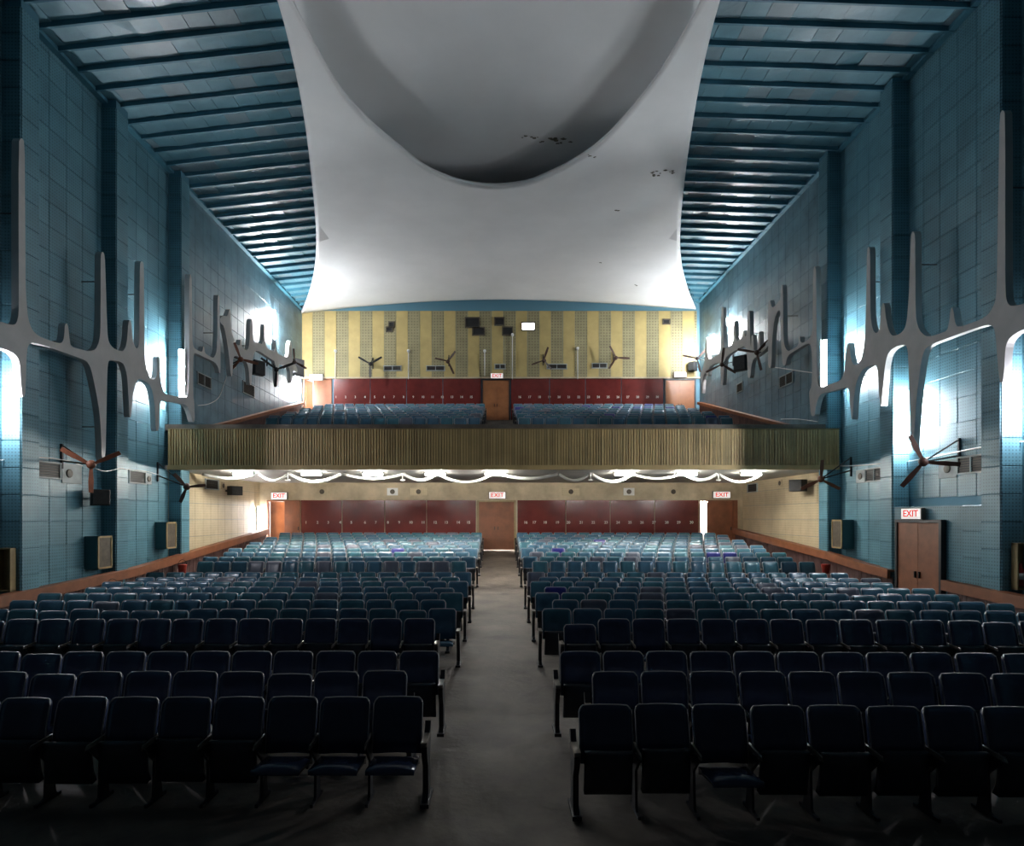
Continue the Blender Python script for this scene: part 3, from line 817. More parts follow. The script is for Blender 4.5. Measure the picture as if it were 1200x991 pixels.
# ------------------------------------------------------------------ rails and dado boards
def rail(pts, X, out, label, lab2, boards=True, bh=0.24):
    root = empty('wooden_rail', (X, pts[0][0], pts[0][1])); tag(root, label, 'rail')
    base = Vector(root.location)
    b = MB()
    for (d0, z0), (d1, z1) in zip(pts, pts[1:]):
        vv = []
        for d, z in ((d0, z0), (d1, z1)):
            for dx, dz in ((0, 0), (-out * 0.26, 0), (-out * 0.26, -0.06), (-out * 0.08, -0.06), (-out * 0.08, -bh), (0, -bh)):
                vv.append(Vector((X + dx, d, z + dz)) - base)
        ff = [(i, (i + 1) % 6, 6 + (i + 1) % 6, 6 + i) for i in range(6)] + [(0, 1, 2, 3), (0, 3, 4, 5), (6, 7, 8, 9), (6, 9, 10, 11)]
        b.add(vv, ff)
    b.build('top_rail', M['wood'], root)
    if boards:
        bb_ = MB(); d = pts[0][0]
        while d < pts[-1][0] - 0.05:
            z1 = interp(pts, d + 0.06) - bh + 0.02; z0 = zfloor(min(d, 28.2)) - 0.05 if boards == 1 else z1 - 0.7
            bb_.box((X - out * (0.15 + random.uniform(0, 0.012)) - base.x, d + 0.06 - base.y, (z0 + z1) / 2 - base.z), (0.03, 0.112, z1 - z0))
            d += 0.12
        tag(bb_.build('dado_boards', M['dado'], root), kind='stuff')
    return root
def railz(tab): return [(d, H + z) for d, z in tab]
rail(railz([(11, -1.74), (13.2, -1.66), (15.7, -1.57), (17.8, -1.47), (19.3, -1.34), (21.1, -1.18), (27.9, -0.56)]), -10.42, 1, 'long brown wooden rail on dark boards along the left wall of the stalls', '')
rail(railz([(16.75, -1.45), (18, -1.36), (20.2, -1.13), (27.9, -0.54)]), 10.58, -1, 'brown wooden rail on dark boards from the side exit to the rear on the right', '')
rail(railz([(10.5, -1.72), (12.5, -1.62), (14.72, -1.52)]), 10.58, -1, 'short brown wooden rail on dark boards right of the side exit', '')
rail([(23.5, H + 3.52), (33.9, H + 6.32)], -10.72, 1, 'sloping brown rail beside the balcony seats on the left', '', 2, 0.14)
rail([(23.5, H + 3.52), (33.9, H + 6.32)], 10.92, -1, 'sloping brown rail beside the balcony seats on the right', '', 2, 0.14)

# ------------------------------------------------------------------ cinema seats
def backrest_mb(w=0.482, h=0.52, z0=0.46, n=8):
    b = MB(); r = 0.055; hw = w / 2
    zz = [0.0, h * 0.25, h * 0.5, h * 0.75, h - r, h - r * 0.55, h - r * 0.2, h - 0.004]
    rows = []
    def halfw(z):
        t = z - (h - r)
        return hw if t <= 0 else hw - r + math.sqrt(max(0, r * r - t * t))
    def pt(x, z, back):
        e = min(1.0, (h - z) / 0.075); e2 = min(1.0, max(0, (hw - abs(x)) / 0.05))
        soft = max((1 - e) ** 2 * 0.032, (1 - e2) ** 2 * 0.014)
        y = -0.015 - 0.035 * (x / hw) ** 2 + 0.02 * math.sin(math.pi * z / h) * -1 + soft
        if back: y = 0.035 - 0.03 * (x / hw) ** 2 - (1 - e) ** 2 * 0.010
        return (x, y + z * 0.19, z0 + z)
    vv = []; ff = []
    nz = len(zz)
    for back in (0, 1):
        for z in zz:
            hh = halfw(z)
            for i in range(n + 1):
                vv.append(pt(-hh + 2 * hh * i / n, z, back))
    N = nz * (n + 1)
    for j in range(nz - 1):
        for i in range(n):
            a = j * (n + 1) + i
            ff.append((a, a + 1, a + n + 2, a + n + 1)); ff.append((N + a, N + a + n + 1, N + a + n + 2, N + a + 1))
    b.add(vv, ff, 0, True)
    rim = [j * (n + 1) for j in range(nz)] + [(nz - 1) * (n + 1) + i for i in range(1, n + 1)] + [j * (n + 1) + n for j in range(nz - 2, -1, -1)]
    rf = [(rim[i], rim[i + 1], N + rim[i + 1], N + rim[i]) for i in range(len(rim) - 1)]
    rf += [(i, i + 1, N + i + 1, N + i) for i in range(n)]
    o = 0
    for f in rf: b.f.append(list(f)); b.m.append(0); b.sm.append(False)
    path = [Vector(vv[i]) + Vector((0, 0.006, 0)) for i in rim]
    return b, path
def piping_mb(path, r=0.009, n=4):
    b = MB(); b.tube(path[:1] + path[1:-1] + path[-1:], r, n); return b
def pan_mb(down):
    b = MB()
    n = 6; w = 0.225; L = 0.42; t = 0.075
    vv = []; ff = []
    # cushion profile along its depth, domed on the sitting side
    prof = [(0.0, 0.0, -t), (0.10, 0.022, -t * 0.6), (0.30, 0.03, -t * 0.5), (0.40, 0.016, -t * 0.5), (0.42, -0.03, -0.045)]
    for (u, top, bot) in prof:
        for i in range(n + 1):
            x = -w + 2 * w * i / n
            e = 1 - (abs(x) / w) ** 4
            vv.append((x, u, top * e))
        for i in range(n + 1):
            x = -w + 2 * w * i / n
            vv.append((x, u, bot))
    R = 2 * (n + 1)
    for j in range(len(prof) - 1):
        for i in range(n):
            a = j * R + i
            ff.append((a, a + 1, a + R + 1, a + R)); a += n + 1
            ff.append((a, a + R, a + R + 1, a + 1))
        ff.append((j * R, j * R + R, j * R + R + n + 1, j * R + n + 1))
        ff.append((j * R + n, j * R + 2 * n + 1, j * R + R + 2 * n + 1, j * R + R + n))
    e = (len(prof) - 1) * R
    for i in range(n):
        ff.append((i, n + 1 + i, n + 2 + i, i + 1)); ff.append((e + i, e + i + 1, e + n + 2 + i, e + n + 1 + i))
    if down:
        mt = Matrix.Translation((0, -0.02, 0.43)) @ Matrix.Rotation(math.radians(-4), 4, 'X') @ Matrix.Diagonal((1, -1, 1, 1))
    else:
        # tipped up: the front edge points up, underside faces the screen
        mt = Matrix.Translation((0, -0.10, 0.20)) @ Matrix.Rotation(math.radians(96), 4, 'X') @ Matrix.Diagonal((1, 1, 1, 1))
    b.add(vv, ff, 0, True, mt)
    return b
def frame_mb(px):
    b = MB()
    prof = [(-0.16, 0.0), (0.10, 0.0), (0.07, 0.05), (0.02, 0.35), (0.16, 0.72), (0.10, 0.74), (-0.03, 0.56), (-0.20, 0.60), (-0.22, 0.56), (-0.06, 0.40), (-0.08, 0.05)]
    b.plate(prof, lambda u, v, t: Vector((px - 0.012 + t, u, v)), 0.0, 0.024)
    b.box((px, -0.03, 0.015), (0.028, 0.34, 0.03))
    return b
def arm_mb(px):
    b = MB()
    b.add([(px - 0.013, -0.25, 0.585), (px + 0.013, -0.25, 0.585), (px + 0.014, 0.05, 0.605), (px - 0.014, 0.05, 0.605),
           (px - 0.011, -0.24, 0.622), (px + 0.011, -0.24, 0.622), (px + 0.012, 0.05, 0.645), (px - 0.012, 0.05, 0.645),
           (px, -0.285, 0.58), (px, -0.27, 0.612)],
          [(0, 3, 2, 1), (4, 5, 6, 7), (1, 2, 6, 5), (3, 0, 4, 7), (2, 3, 7, 6), (0, 1, 8), (4, 9, 5), (1, 5, 9, 8), (0, 8, 9, 4)])
    return b

def end_mb():
    """fuller cast standard that closes a row at the aisle"""
    b = MB()
    prof = [(-0.20, 0.0), (0.14, 0.0), (0.13, 0.05), (0.07, 0.10), (0.05, 0.40), (0.17, 0.72), (0.10, 0.745), (0.0, 0.60), (-0.20, 0.60), (-0.235, 0.575), (-0.20, 0.48), (-0.13, 0.38), (-0.12, 0.10), (-0.18, 0.05)]
    b.plate(prof, lambda u, v, t: Vector((-0.027 + t, u, v)), 0.0, 0.054)
    b.box((0, -0.03, 0.02), (0.085, 0.38, 0.04))
    return b
def end_arm_mb():
    b = MB()
    b.bbox((0, -0.1, 0.625), (0.062, 0.34, 0.04), 0.012)
    return b
SEAT = {}
SEAT['end'] = end_mb().mesh('end_panel', M['darkmetal'])
SEAT['end_arm'] = end_arm_mb().mesh('armrest', M['armrest'])
bk, path = backrest_mb()
SEAT['back'] = bk.mesh('backrest', VINYL['blue-grey'])
SEAT['pipe'] = piping_mb(path).mesh('piping', M['trim'])
SEAT['pan_up'] = pan_mb(False).mesh('seat_cushion', M['seatpan'])
SEAT['pan_down'] = pan_mb(True).mesh('seat_cushion', VINYL['blue-grey'])
SEAT['frame_r'] = frame_mb(0.0).mesh('side_frame', M['darkmetal'])
SEAT['arm_r'] = arm_mb(0.0).mesh('armrest', M['armrest'])

def set_mat(o, m):
    o.material_slots[0].link = 'OBJECT'
    o.material_slots[0].material = m

def seat(x, d, z, pitch, side, color, down, end, label, group, tilt=0.0, sink=0.0):
    s = empty('cinema_seat', (x, d, z)); tag(s, label, 'seat', group)
    bo = link('backrest', SEAT['back'], s, (0, 0, -sink)); set_mat(bo, VINYL[color]); bo.scale = (1.04 if pitch > 0.54 else 1.0, 1, 1)
    bo.rotation_euler = (random.gauss(0, 0.02) + tilt, 0.0, random.gauss(0, 0.004))
    link('piping', SEAT['pipe'], bo)
    p = link('seat_cushion', SEAT['pan_down' if down else 'pan_up'], s)
    if down: set_mat(p, VINYL[color])
    else: p.rotation_euler = (random.gauss(0, 0.03), 0, 0)
    f = link('side_frame', SEAT['frame_r'], s, (side * pitch / 2, 0, 0)); link('armrest', SEAT['arm_r'], f)
    if end:
        f = link('end_panel', SEAT['end'], s, (-side * (pitch / 2 + 0.03), 0, 0)); link('armrest', SEAT['end_arm'], f)
    return s

# rows: depth, y of the seat tops in the photograph
ROWS = [(5.9, 829), (6.85, 789), (7.75, 765), (9.85, 726), (10.92, 714), (11.95, 703.5), (13.0, 695), (14.1, 688), (15.1, 681.5), (16.05, 676.5), (17.0, 670.5),
        (19.35, 657.6), (20.2, 652.2), (21.2, 646.8), (22.15, 642.2), (23.05, 638.4), (23.95, 635), (24.8, 632), (25.65, 629.2), (26.5, 626.4), (27.3, 624)]
STUFF = MB()
low_back, low_path = backrest_mb(n=4)
low_pipe = piping_mb(low_path[::1], 0.011, 3)
low_pan = pan_mb(False); low_frame = frame_mb(0.0); low_arm = arm_mb(0.0); low_end = end_mb(); low_end_arm = end_arm_mb()
CN = list(VINYL)
def rnd_color():
    return random.choices(CN[:3], (0.52, 0.36, 0.10))[0]
def stuff_seat(x, d, z, pitch, side, color, end=False, g=(0, 0)):
    T = Matrix.Translation((x, d, z))
    TB = T @ Matrix.Rotation(random.gauss(0, 0.025), 4, 'X') @ Matrix.Rotation(random.gauss(0, 0.015), 4, 'Z')
    def merge(src, mt, mi):
        o = len(STUFF.v)
        STUFF.v.extend([mt @ v for v in src.v])
        for f, sm in zip(src.f, src.sm):
            STUFF.f.append([o + i for i in f]); STUFF.m.append(mi); STUFF.sm.append(sm)
    merge(low_back, TB, CN.index(color)); merge(low_pipe, TB, 5); merge(low_pan, T, 6)
    F_ = T @ Matrix.Translation((side * pitch / 2, 0, 0)); merge(low_frame, F_, 7); merge(low_arm, F_, 8)
    if end:
        F_ = T @ Matrix.Translation((-side * (pitch / 2 + 0.03), 0, 0)); merge(low_end, F_, 7); merge(low_end_arm, F_, 8)

ROYAL = {(8, 1, 0), (15, 1, 2), (14, 1, 11), (14, 1, 12), (15, -1, 5), (18, 1, 5)}
GREY = {(6, 1, 1), (8, 1, 4), (12, -1, 1), (12, -1, 2), (12, -1, 8)}
n_ind = 0
for ri, (d0, yt) in enumerate(ROWS):
    rn = ri + 1
    for side, block in ((-1, 'left'), (1, 'right')):
        pitch = 0.53 if side < 0 else 0.55
        d00, y00 = d0, yt
        if rn == 1 and side < 0: d00, y00 = 6.12, 820
        ztop = H - (y00 - VY) * d00 / F
        z = ztop - 0.98
        zf_ = zfloor(d00)
        start = 0.75 if rn % 2 else 1.02
        lim = min(9.75, 585 * d00 / F + 0.75) if side < 0 else min(9.95, 615 * d00 / F + 0.75)
        k = 0
        x = start + pitch / 2
        while x + pitch / 2 <= lim + 0.02:
            d = d00 - (0.0035 if side > 0 else 0.001) * x * x
            key = (rn, side, k)
            col = 'royal-blue' if key in ROYAL else 'grey' if key in GREY else ('shaded-blue' if rn <= 4 else random.choices(CN[:3], (0.55, 0.38, 0.07))[0])
            end = k == 0
            zz_ = min(z, zf_ + 0.03) if abs(z - zf_) > 0.06 else z
            if rn <= 10:
                place = 'front row' if rn == 1 else ordinal(rn) + ' row'
                nth = 'nearest the centre aisle' if k == 0 else ordinal(k + 1) + ' from the centre aisle'
                down = (rn in (1, 5) and side < 0 and k < 3) or random.random() < 0.12
                sink = 0.09 if (rn == 4 and side > 0 and k == 0) else (0.03 if random.random() < 0.1 else 0.0)
                seat(side * x, d, z, pitch, side, col, down, end,
                     '%s vinyl folding seat %s, %s, %s block' % (col, nth, place, block), 'stalls seats, %s block' % block, 0.0, sink)
                n_ind += 1
            else:
                stuff_seat(side * x, d, z, pitch, side, col, end)
            x += pitch; k += 1
for k, d in enumerate(brow):
    for side in (-1, 1):
        pitch = 0.55
        x = 0.75 + pitch / 2 + (0.27 if k % 2 else 0)
        q = 0
        while x < 9.8:
            col = 'royal-blue' if (k == 6 and side > 0 and q in (11, 12, 14)) or random.random() < 0.02 else random.choices(CN[:3], (0.55, 0.4, 0.05))[0]
            stuff_seat(side * x, d, ztier(d), pitch, side, col, q == 0)
            x += pitch; q += 1
so = STUFF.build('cinema_seat_rows', [VINYL[c] for c in CN] + [M['trim'], M['seatpan'], M['darkmetal'], M['armrest']])
tag(so, 'rows of blue vinyl folding seats at the rear of the stalls and on the balcony', 'seats', 'far seats', 'stuff')

# ------------------------------------------------------------------ lamps
def wall_tube(p, length, rz, label, m, out=0.1, trough=False):
    o = empty('tube_lamp', p, rz); tag(o, label, 'lamp', 'wall tube lamps')
    b = MB(); b.box((0, -0.03, 0), (0.07, 0.06, length + 0.06)); b.build('batten', M['white'], o)
    b = MB(); b.tube([(0, -out, -length / 2), (0, -out, length / 2)], 0.022, 8); b.build('tube', m, o)
    b = MB()
    for s in (-1, 1): b.box((0, -out * 0.7, s * (length / 2 + 0.015)), (0.05, out * 0.9, 0.03))
    if trough:  # wings added to keep the tube's light off the pillar face
        rf = MB(); L = length / 2 + 0.04
        for s in (-1, 1):
            rf.add([(s * 0.035, -0.05, -L), (s * 0.1, -0.115, -L), (s * 0.1, -0.115, L), (s * 0.035, -0.05, L),
                    (s * 0.03, -0.04, -L), (s * 0.106, -0.113, -L), (s * 0.106, -0.113, L), (s * 0.03, -0.04, L)],
                   [(0, 1, 2, 3), (7, 6, 5, 4), (0, 4, 5, 1), (1, 5, 6, 2), (2, 6, 7, 3), (3, 7, 4, 0)])
        rf.build('added_light_shield', M['white'], o)
    b.build('holder', M['white'], o)
    return o
def tube_px(px, y0, y1, X, rz, label, m, d=None):
    a, b_ = PW(px, y0, X), PW(px, y1, X)
    c = (a + b_) / 2
    wall_tube(c, abs(a.z - b_.z), rz, label, m)
    return c
wall_tube(Vector((-10.49, PILD_L[2] - 0.005, H + (VY - 440) * 20.3 / F)), 1.7, RZ_BACK, 'bright tube lamp behind the relief at the left pillar by the balcony', M['tube_pillar'], 0.09, True)
tube_px(319.5, 364, 399, XL + 0.03, RZ_LEFT, 'bright tube lamp high on the left wall beside the balcony', M['tube_high'])
wall_tube(Vector((10.56, PILD_R[2] - 0.005, H + (VY - 426) * 20.0 / F)), 1.5, RZ_BACK, 'bright tube lamp behind the relief at the right pillar by the balcony', M['tube_pillar'], 0.09, True)
tube_px(853, 374, 407, XR - 0.03, RZ_RIGHT, 'bright tube lamp high on the right wall beside the balcony', M['tube_high'])
tube_px(830.5, 396, 415, XR - 0.03, RZ_RIGHT, 'small bright tube lamp near the rear of the right balcony wall', M['tube'])
tube_px(1074, 460, 522, XR - 0.03, RZ_RIGHT, 'very bright tube lamp hidden behind the leg of the right relief', M['tube_low'])
tube_px(163, 418, 446, XL + 0.03, RZ_LEFT, 'dim tube lamp behind the relief between the left pillars', M['tube_faint'])
tube_px(-24, 430, 500, XL + 0.03, RZ_LEFT, 'tube lamp on the left wall in front of the nearest pillar', M['tube_dim'])
tube_px(1222, 430, 500, XR - 0.03, RZ_RIGHT, 'tube lamp on the right wall in front of the nearest pillar', M['tube_dim'])

tube_px(347.5, 450, 469, XL + 0.03, RZ_LEFT, 'bright tube lamp low in the left rear corner of the balcony', M['tube'])
tube_px(300.5, 594, 630, XL + 0.03, RZ_LEFT, 'added tube glowing for the lobby light on the cream left wall', M['tube_faint'])  # tube added to brighten the corner where lobby light falls

LAMPX = [285, 365, 437, 510, 580, 732, 805, 880]
for i, px in enumerate(LAMPX):
    d = 21.3
    p = Vector((pxX(px, d), d, Z_SOFF + 0.015))
    o = empty('soffit_lamp', p); tag(o, '%s bright tube lamp from the left under the balcony edge' % ordinal(i + 1), 'lamp', 'lamps under the balcony')
    b = MB(); b.box((0, 0, -0.02), (0.75, 0.16, 0.05)); b.build('housing', M['white'], o)
    b = MB(); b.tube([(-0.33, 0, -0.085), (0.33, 0, -0.085)], 0.04, 8); b.build('tube', M['lamp'], o)
    b = MB()
    for s in (-1, 1): b.box((s * 0.35, 0, -0.07), (0.03, 0.08, 0.09))
    b.build('holder', M['white'], o)
# drooping white cable bundles under the balcony
def sag(x0, x1, d, z, drop, r, i):
    n = 14; pts = []
    for k in range(n + 1):
        t = k / n
        pts.append(Vector((x0 + (x1 - x0) * t, d + 0.05 * math.sin(t * 5 + i), z - drop * 4 * t * (1 - t))))
    o = MB(); base = pts[0].copy()
    o.tube([p - base for p in pts], r, 7)
    ob = o.build('cable_bundle', M['cable']); ob.location = base
    return ob
cab = [(236, 300), (300, 337), (337, 400), (400, 472), (472, 512), (512, 578), (584, 655), (655, 692), (692, 742), (742, 800), (800, 842), (842, 896)]
for i, (a, c) in enumerate(cab):
    d = 21.75
    ob = sag(pxX(a + 1.2, d), pxX(c - 1.2, d), d + (0.16 if i % 2 else 0.0), Z_SOFF - 0.02, 0.16 + 0.06 * (i % 3), 0.05 if i % 2 else 0.06, i)
    tag(ob, 'drooping white cable bundle under the balcony, %s from the left' % ordinal(i + 1), 'cable', 'cable bundles under the balcony')
for i, px in enumerate((337, 472, 692, 842)):
    d = 21.75
    o = empty('cable_hanger', (pxX(px, d), d, Z_SOFF + 0.02)); tag(o, '%s white hanger from the left holding the balcony cables' % ordinal(i + 1), 'hanger', 'cable hangers')
    b = MB(); b.tube([(0, 0, 0), (0, 0, -0.30)], 0.018, 6); b.build('rod', M['cable'], o)
    b = MB(); b.box((0, 0, -0.26), (0.16, 0.06, 0.04)); b.build('clamp', M['cable'], o)

# ------------------------------------------------------------------ exit signs
def exit_sign(p, rz, w, h, label, txt=True, m=None):
    o = empty('exit_sign', p, rz); tag(o, label, 'sign', 'exit signs')
    b = MB(); b.bbox((0, -0.05, 0), (w, 0.1, h), 0.012); b.build('housing', M['armrest'], o)
    b = MB(); b.bbox((0, -0.105, 0), (w * 0.92, 0.012, h * 0.86), 0.003); b.build('face', M['sign'], o)
    if txt:
        me = text_mesh('EXIT', h * 0.82).copy(); me.materials.clear(); me.materials.append(M['signred'])
        t = link('lettering', me, o, (0, -0.114, 0)); t.scale = (w * 0.74 / (h * 0.82 * 2.05), 1, 1)
    return o
def sign_px(px0, py0, px1, py1, d, label, txt=True):
    c = P((px0 + px1) / 2, (py0 + py1) / 2, d)
    exit_sign(c, RZ_BACK, (px1 - px0) * d / F, (py1 - py0) * d / F, label, txt)
sign_px(318, 576.5, 337.5, 585.5, D_BACK - 0.01, 'red and white exit sign over the left stalls door')
sign_px(572.5, 576, 593, 584.5, D_BACK - 0.01, 'red and white exit sign over the centre aisle door')
sign_px(834.5, 575.5, 855.5, 584, D_BACK - 0.01, 'red and white exit sign over the right stalls door')
sign_px(363, 438.5, 379, 446, D_UP - 0.12, 'small faded exit sign over the left balcony door')
sign_px(574.5, 437.5, 590, 444, D_UP - 0.12, 'small exit sign over the centre balcony door')
sign_px(789, 436, 804, 442.5, D_UP - 0.12, 'blank white sign box over the right balcony door', False)
a = PW(1060, 603.5, PIL_R - 0.02); c = PW(1084.5, 603, PIL_R - 0.02)
exit_sign((PIL_R - 0.02, (a.y + c.y) / 2, (a.z + c.z) / 2 + 0.03), RZ_RIGHT, abs(a.y - c.y), 0.30, 'red and white exit sign over the right side door')

# ------------------------------------------------------------------ fans
def fan(base, arm, normal, phase, r, label, mb, rz=0, strut=True, cage=False):
    o = empty('wall_fan', base); tag(o, label, 'fan', 'wall fans')
    arm = Vector(arm); n = Vector(normal).normalized()
    b = MB()
    b.box((0, 0, 0.12), (0.05, 0.05, 0.62)); b.build('bracket', M['black'], o)
    b = MB(); b.tube([(0, 0, 0), arm], 0.022, 6)
    if strut: b.tube([(0, 0, 0.4), arm * 0.92 + Vector((0, 0, 0.03))], 0.018, 6)
    b.build('arm', M['black'], o)
    hub = arm + n * 0.05
    hb = MB(); hb.tube([arm - n * 0.10, arm - n * 0.07, arm + n * 0.06, arm + n * 0.09], [0.06, 0.10, 0.10, 0.04], 10); hb.build('motor', mb, o)
    a = n.cross(Vector((0, 0, 1))).normalized(); u = a.cross(n).normalized()
    for k in range(3):
        w = phase + k * 2 * math.pi / 3
        e = a * math.cos(w) + u * math.sin(w); s_ = n.cross(e).normalized()
        bl = MB(); vv = []
        for (t, hw, tw) in ((0.07, 0.03, 0.0), (0.2, 0.045, 0.3), (r * 0.6, 0.06, 0.3), (r, 0.05, 0.25)):
            q = (s_ * math.cos(tw) + n * math.sin(tw))
            for sg, th in ((-1, -1), (1, -1), (1, 1), (-1, 1)):
                vv.append(hub + e * t + q * (sg * hw) + n * (th * 0.006))
        ff = [(0, 1, 2, 3), (12, 15, 14, 13)]
        for j in range(3):
            for i in range(4):
                ff.append((j * 4 + i, j * 4 + (i + 1) % 4, (j + 1) * 4 + (i + 1) % 4, (j + 1) * 4 + i))
        bl.add(vv, ff); bl.build('blade', mb, o)
    return o
def fan_px(bx, by, X, hx, hy, hX, normal, phase, r, label, mb):
    base = PW(bx, by, X); hubp = PW(hx, hy, hX)
    fan(base, hubp - base, normal, phase, r, label, mb)
fan_px(72.5, 540, XL + 0.04, 107, 544, -9.75, (0.45, -0.85, -0.25), 0.55, 0.68, 'rusty three-bladed fan on a black bracket, near left wall', M['rust'])
fan_px(185, 557, XL + 0.04, 219, 570, -9.9, (0.35, -0.85, -0.35), 0.9, 0.55, 'small dark fan on the left wall below the balcony edge', M['fanbrown'])
fan_px(1124, 534, XR - 0.04, 1082, 541, 9.85, (-0.45, -0.85, -0.25), 3.25, 0.70, 'brown three-bladed fan on a black bracket, near right wall', M['fanbrown'])
fan_px(997, 551, XR - 0.04, 962, 561, 9.95, (-0.35, -0.85, -0.35), -0.5, 0.62, 'rusty fan on the right wall below the balcony edge', M['rust'])
fan_px(268, 428, XL + 0.04, 282, 421, -10.1, (0.5, -0.8, 0.0), 1.2, 0.65, 'rusty fan among the relief spikes, left balcony wall', M['rust'])
fan_px(313, 424, XL + 0.04, 324, 433, -10.1, (0.4, -0.9, 0.0), 0.6, 0.8, 'dark fan in front of the lit left balcony wall', M['black'])
fan_px(336, 426, XL + 0.04, 345, 424, -10.2, (0.4, -0.9, 0.0), 1.5, 0.65, 'dark fan at the rear of the left balcony wall', M['fanbrown'])
fan_px(905, 411, XR - 0.04, 887, 413, 10.2, (-0.5, -0.8, 0.0), 0.3, 0.75, 'dark fan in front of the relief spikes, right balcony wall', M['fanbrown'])
fan_px(859, 424, XR - 0.04, 846, 427, 10.2, (-0.45, -0.9, 0.0), -0.4, 0.75, 'dark fan beneath the high lamp, right balcony wall', M['fanbrown'])
fan_px(832, 424, XR - 0.04, 817, 420, 10.3, (-0.4, -0.9, 0.0), 2.4, 0.75, 'dark fan at the rear of the right balcony wall', M['fanbrown'])
for (px, py, ph, nm, lab) in ((437, 431, math.pi / 6, (0, -1, 0), 'black fan on the striped wall, leftmost of the four'), (526, 428, 2.2, (0.45, -1, 0.1), 'brown fan on the striped wall, left of the centre door'),
                              (636.5, 427, 1.9, (-0.6, -1, 0.1), 'brown fan on the striped wall, right of the centre door'), (719, 424, 1.1, (0, -1, 0.1), 'brown fan on the striped wall, rightmost of the four')):
    base = P(px, py - 3, D_UP - 0.07)
    fan(base, Vector((0, -0.7, -0.1)), nm, ph, 0.74, lab, M['black'] if px < 440 else M['fanbrown'])

# ------------------------------------------------------------------ grilles, speakers, cabinets, conduits
def grille(p, rz, w, h, label, split=1, plate=0.0):
    o = empty('vent_grille', p, rz); tag(o, label, 'vent', 'wall vents')
    b = MB(); b.box((0, -0.01, 0), (w, 0.02, h)); b.build('backing', M['black'], o)
    b = MB(); t = 0.035
    b.box((0, -0.03, h / 2), (w + t * 2, 0.05, t)); b.box((0, -0.03, -h / 2), (w + t * 2, 0.05, t))
    for k in range(split + 1): b.box((-w / 2 + w * k / split, -0.03, 0), (t, 0.05, h))
    b.build('frame', M['plaster'], o)
    n = max(4, int(h / 0.055))
    for k in range(n):
        s = MB(); s.box((0, -0.03, -h / 2 + h * (k + 0.5) / n), (w - 0.02, 0.03, 0.014)); s.build('slat', M['grille'], o)
    return o
def grille_px(px0, px1, py, X, rz, h, label, split=1):
    a, c = PW(px0, py, X), PW(px1, py, X)
    grille((X, (a.y + c.y) / 2, (a.z + c.z) / 2), rz, abs(a.y - c.y), h, label, split)
grille_px(40, 69, 550.5, XL + 0.02, RZ_LEFT, 0.38, 'large brown vent grille on the near left wall')
grille_px(150, 169, 559, XL + 0.02, RZ_LEFT, 0.36, 'vent grille on the left wall between two pillars')
grille_px(240, 255, 567.5, XL + 0.02, RZ_LEFT, 0.36, 'vent grille on the cream left wall under the balcony')
grille_px(230.5, 246, 446, XL + 0.02, RZ_LEFT, 0.42, 'two-part vent grille on the left wall just above the balcony', 2)
grille_px(284, 297, 456, XL + 0.02, RZ_LEFT, 0.5, 'vent grille low on the left balcony wall')
grille_px(1124, 1156, 544, XR - 0.02, RZ_RIGHT, 0.4, 'large two-part vent grille on the near right wall', 2)
grille_px(1016, 1036, 556, XR - 0.02, RZ_RIGHT, 0.38, 'two-part vent grille on the right wall between two pillars', 2)
grille_px(877, 888, 571.5, XR - 0.02, RZ_RIGHT, 0.36, 'vent grille on the cream right wall under the balcony')
grille_px(914.5, 930, 445, XR - 0.02, RZ_RIGHT, 0.42, 'two-part vent grille on the right wall just above the balcony', 2)
grille_px(864.5, 871, 454, XR - 0.02, RZ_RIGHT, 0.4, 'dark vent grille low on the right balcony wall')
for (a, c, y, lab) in ((450, 470, 431.5, 'vent grille on the striped wall, first from the left'), (500, 521, 431.5, 'vent grille on the striped wall, second from the left'),
                       (580, 592, 429.5, 'vent grille on the striped wall over the centre exit sign'), (641, 664, 429.5, 'vent grille on the striped wall, second from the right'), (694, 711, 428.5, 'vent grille on the striped wall, first from the right')):
    p = P((a + c) / 2, y, D_UP - 0.045); grille(p, RZ_BACK, (c - a) * D_UP / F, 0.26, lab, 2)

def round_plate(p, rz, w, h, label, m, cr, off=0.0):
    o = empty('speaker_plate', p, rz); tag(o, label, 'speaker', 'wall speaker plates')
    b = MB(); b.bbox((0, -0.012, 0), (w, 0.024, h), 0.006); b.build('plate', m, o)
    b = MB(); b.tube([(off, -0.02, 0), (off, -0.045, 0), (off, -0.05, 0)], [cr, cr, cr * 0.8], 14); b.build('cone', M['grille'], o)
def plate_px(px0, px1, py, X, rz, h, label, m, cr, off=0.0):
    a, c = PW(px0, py, X), PW(px1, py, X)
    round_plate((X, (a.y + c.y) / 2, (a.z + c.z) / 2), rz, abs(a.y - c.y), h, label, m, cr, off)
plate_px(72, 95, 555, XL + 0.02, RZ_LEFT, 0.5, 'patched pale plate with round speaker beside the near left vent', M['plaster'], 0.11, -0.12)
plate_px(170, 177, 561, XL + 0.02, RZ_LEFT, 0.34, 'pale plate with round speaker beside the farther left vent', M['plaster'], 0.09)
plate_px(1101, 1122, 549, XR - 0.02, RZ_RIGHT, 0.46, 'pale plate with round speaker beside the near right vent', M['plaster'], 0.11, -0.0)
plate_px(1004, 1014, 558, XR - 0.02, RZ_RIGHT, 0.4, 'pale plate with round speaker beside the farther right vent', M['plaster'], 0.1)
plate_px(912, 917, 566, XR - 0.02, RZ_RIGHT, 0.3, 'small round speaker plate on the cream right wall', M['creamband'], 0.09)
plate_px(259, 263, 569, XL + 0.02, RZ_LEFT, 0.3, 'small round speaker plate on the cream left wall', M['creamband'], 0.09)
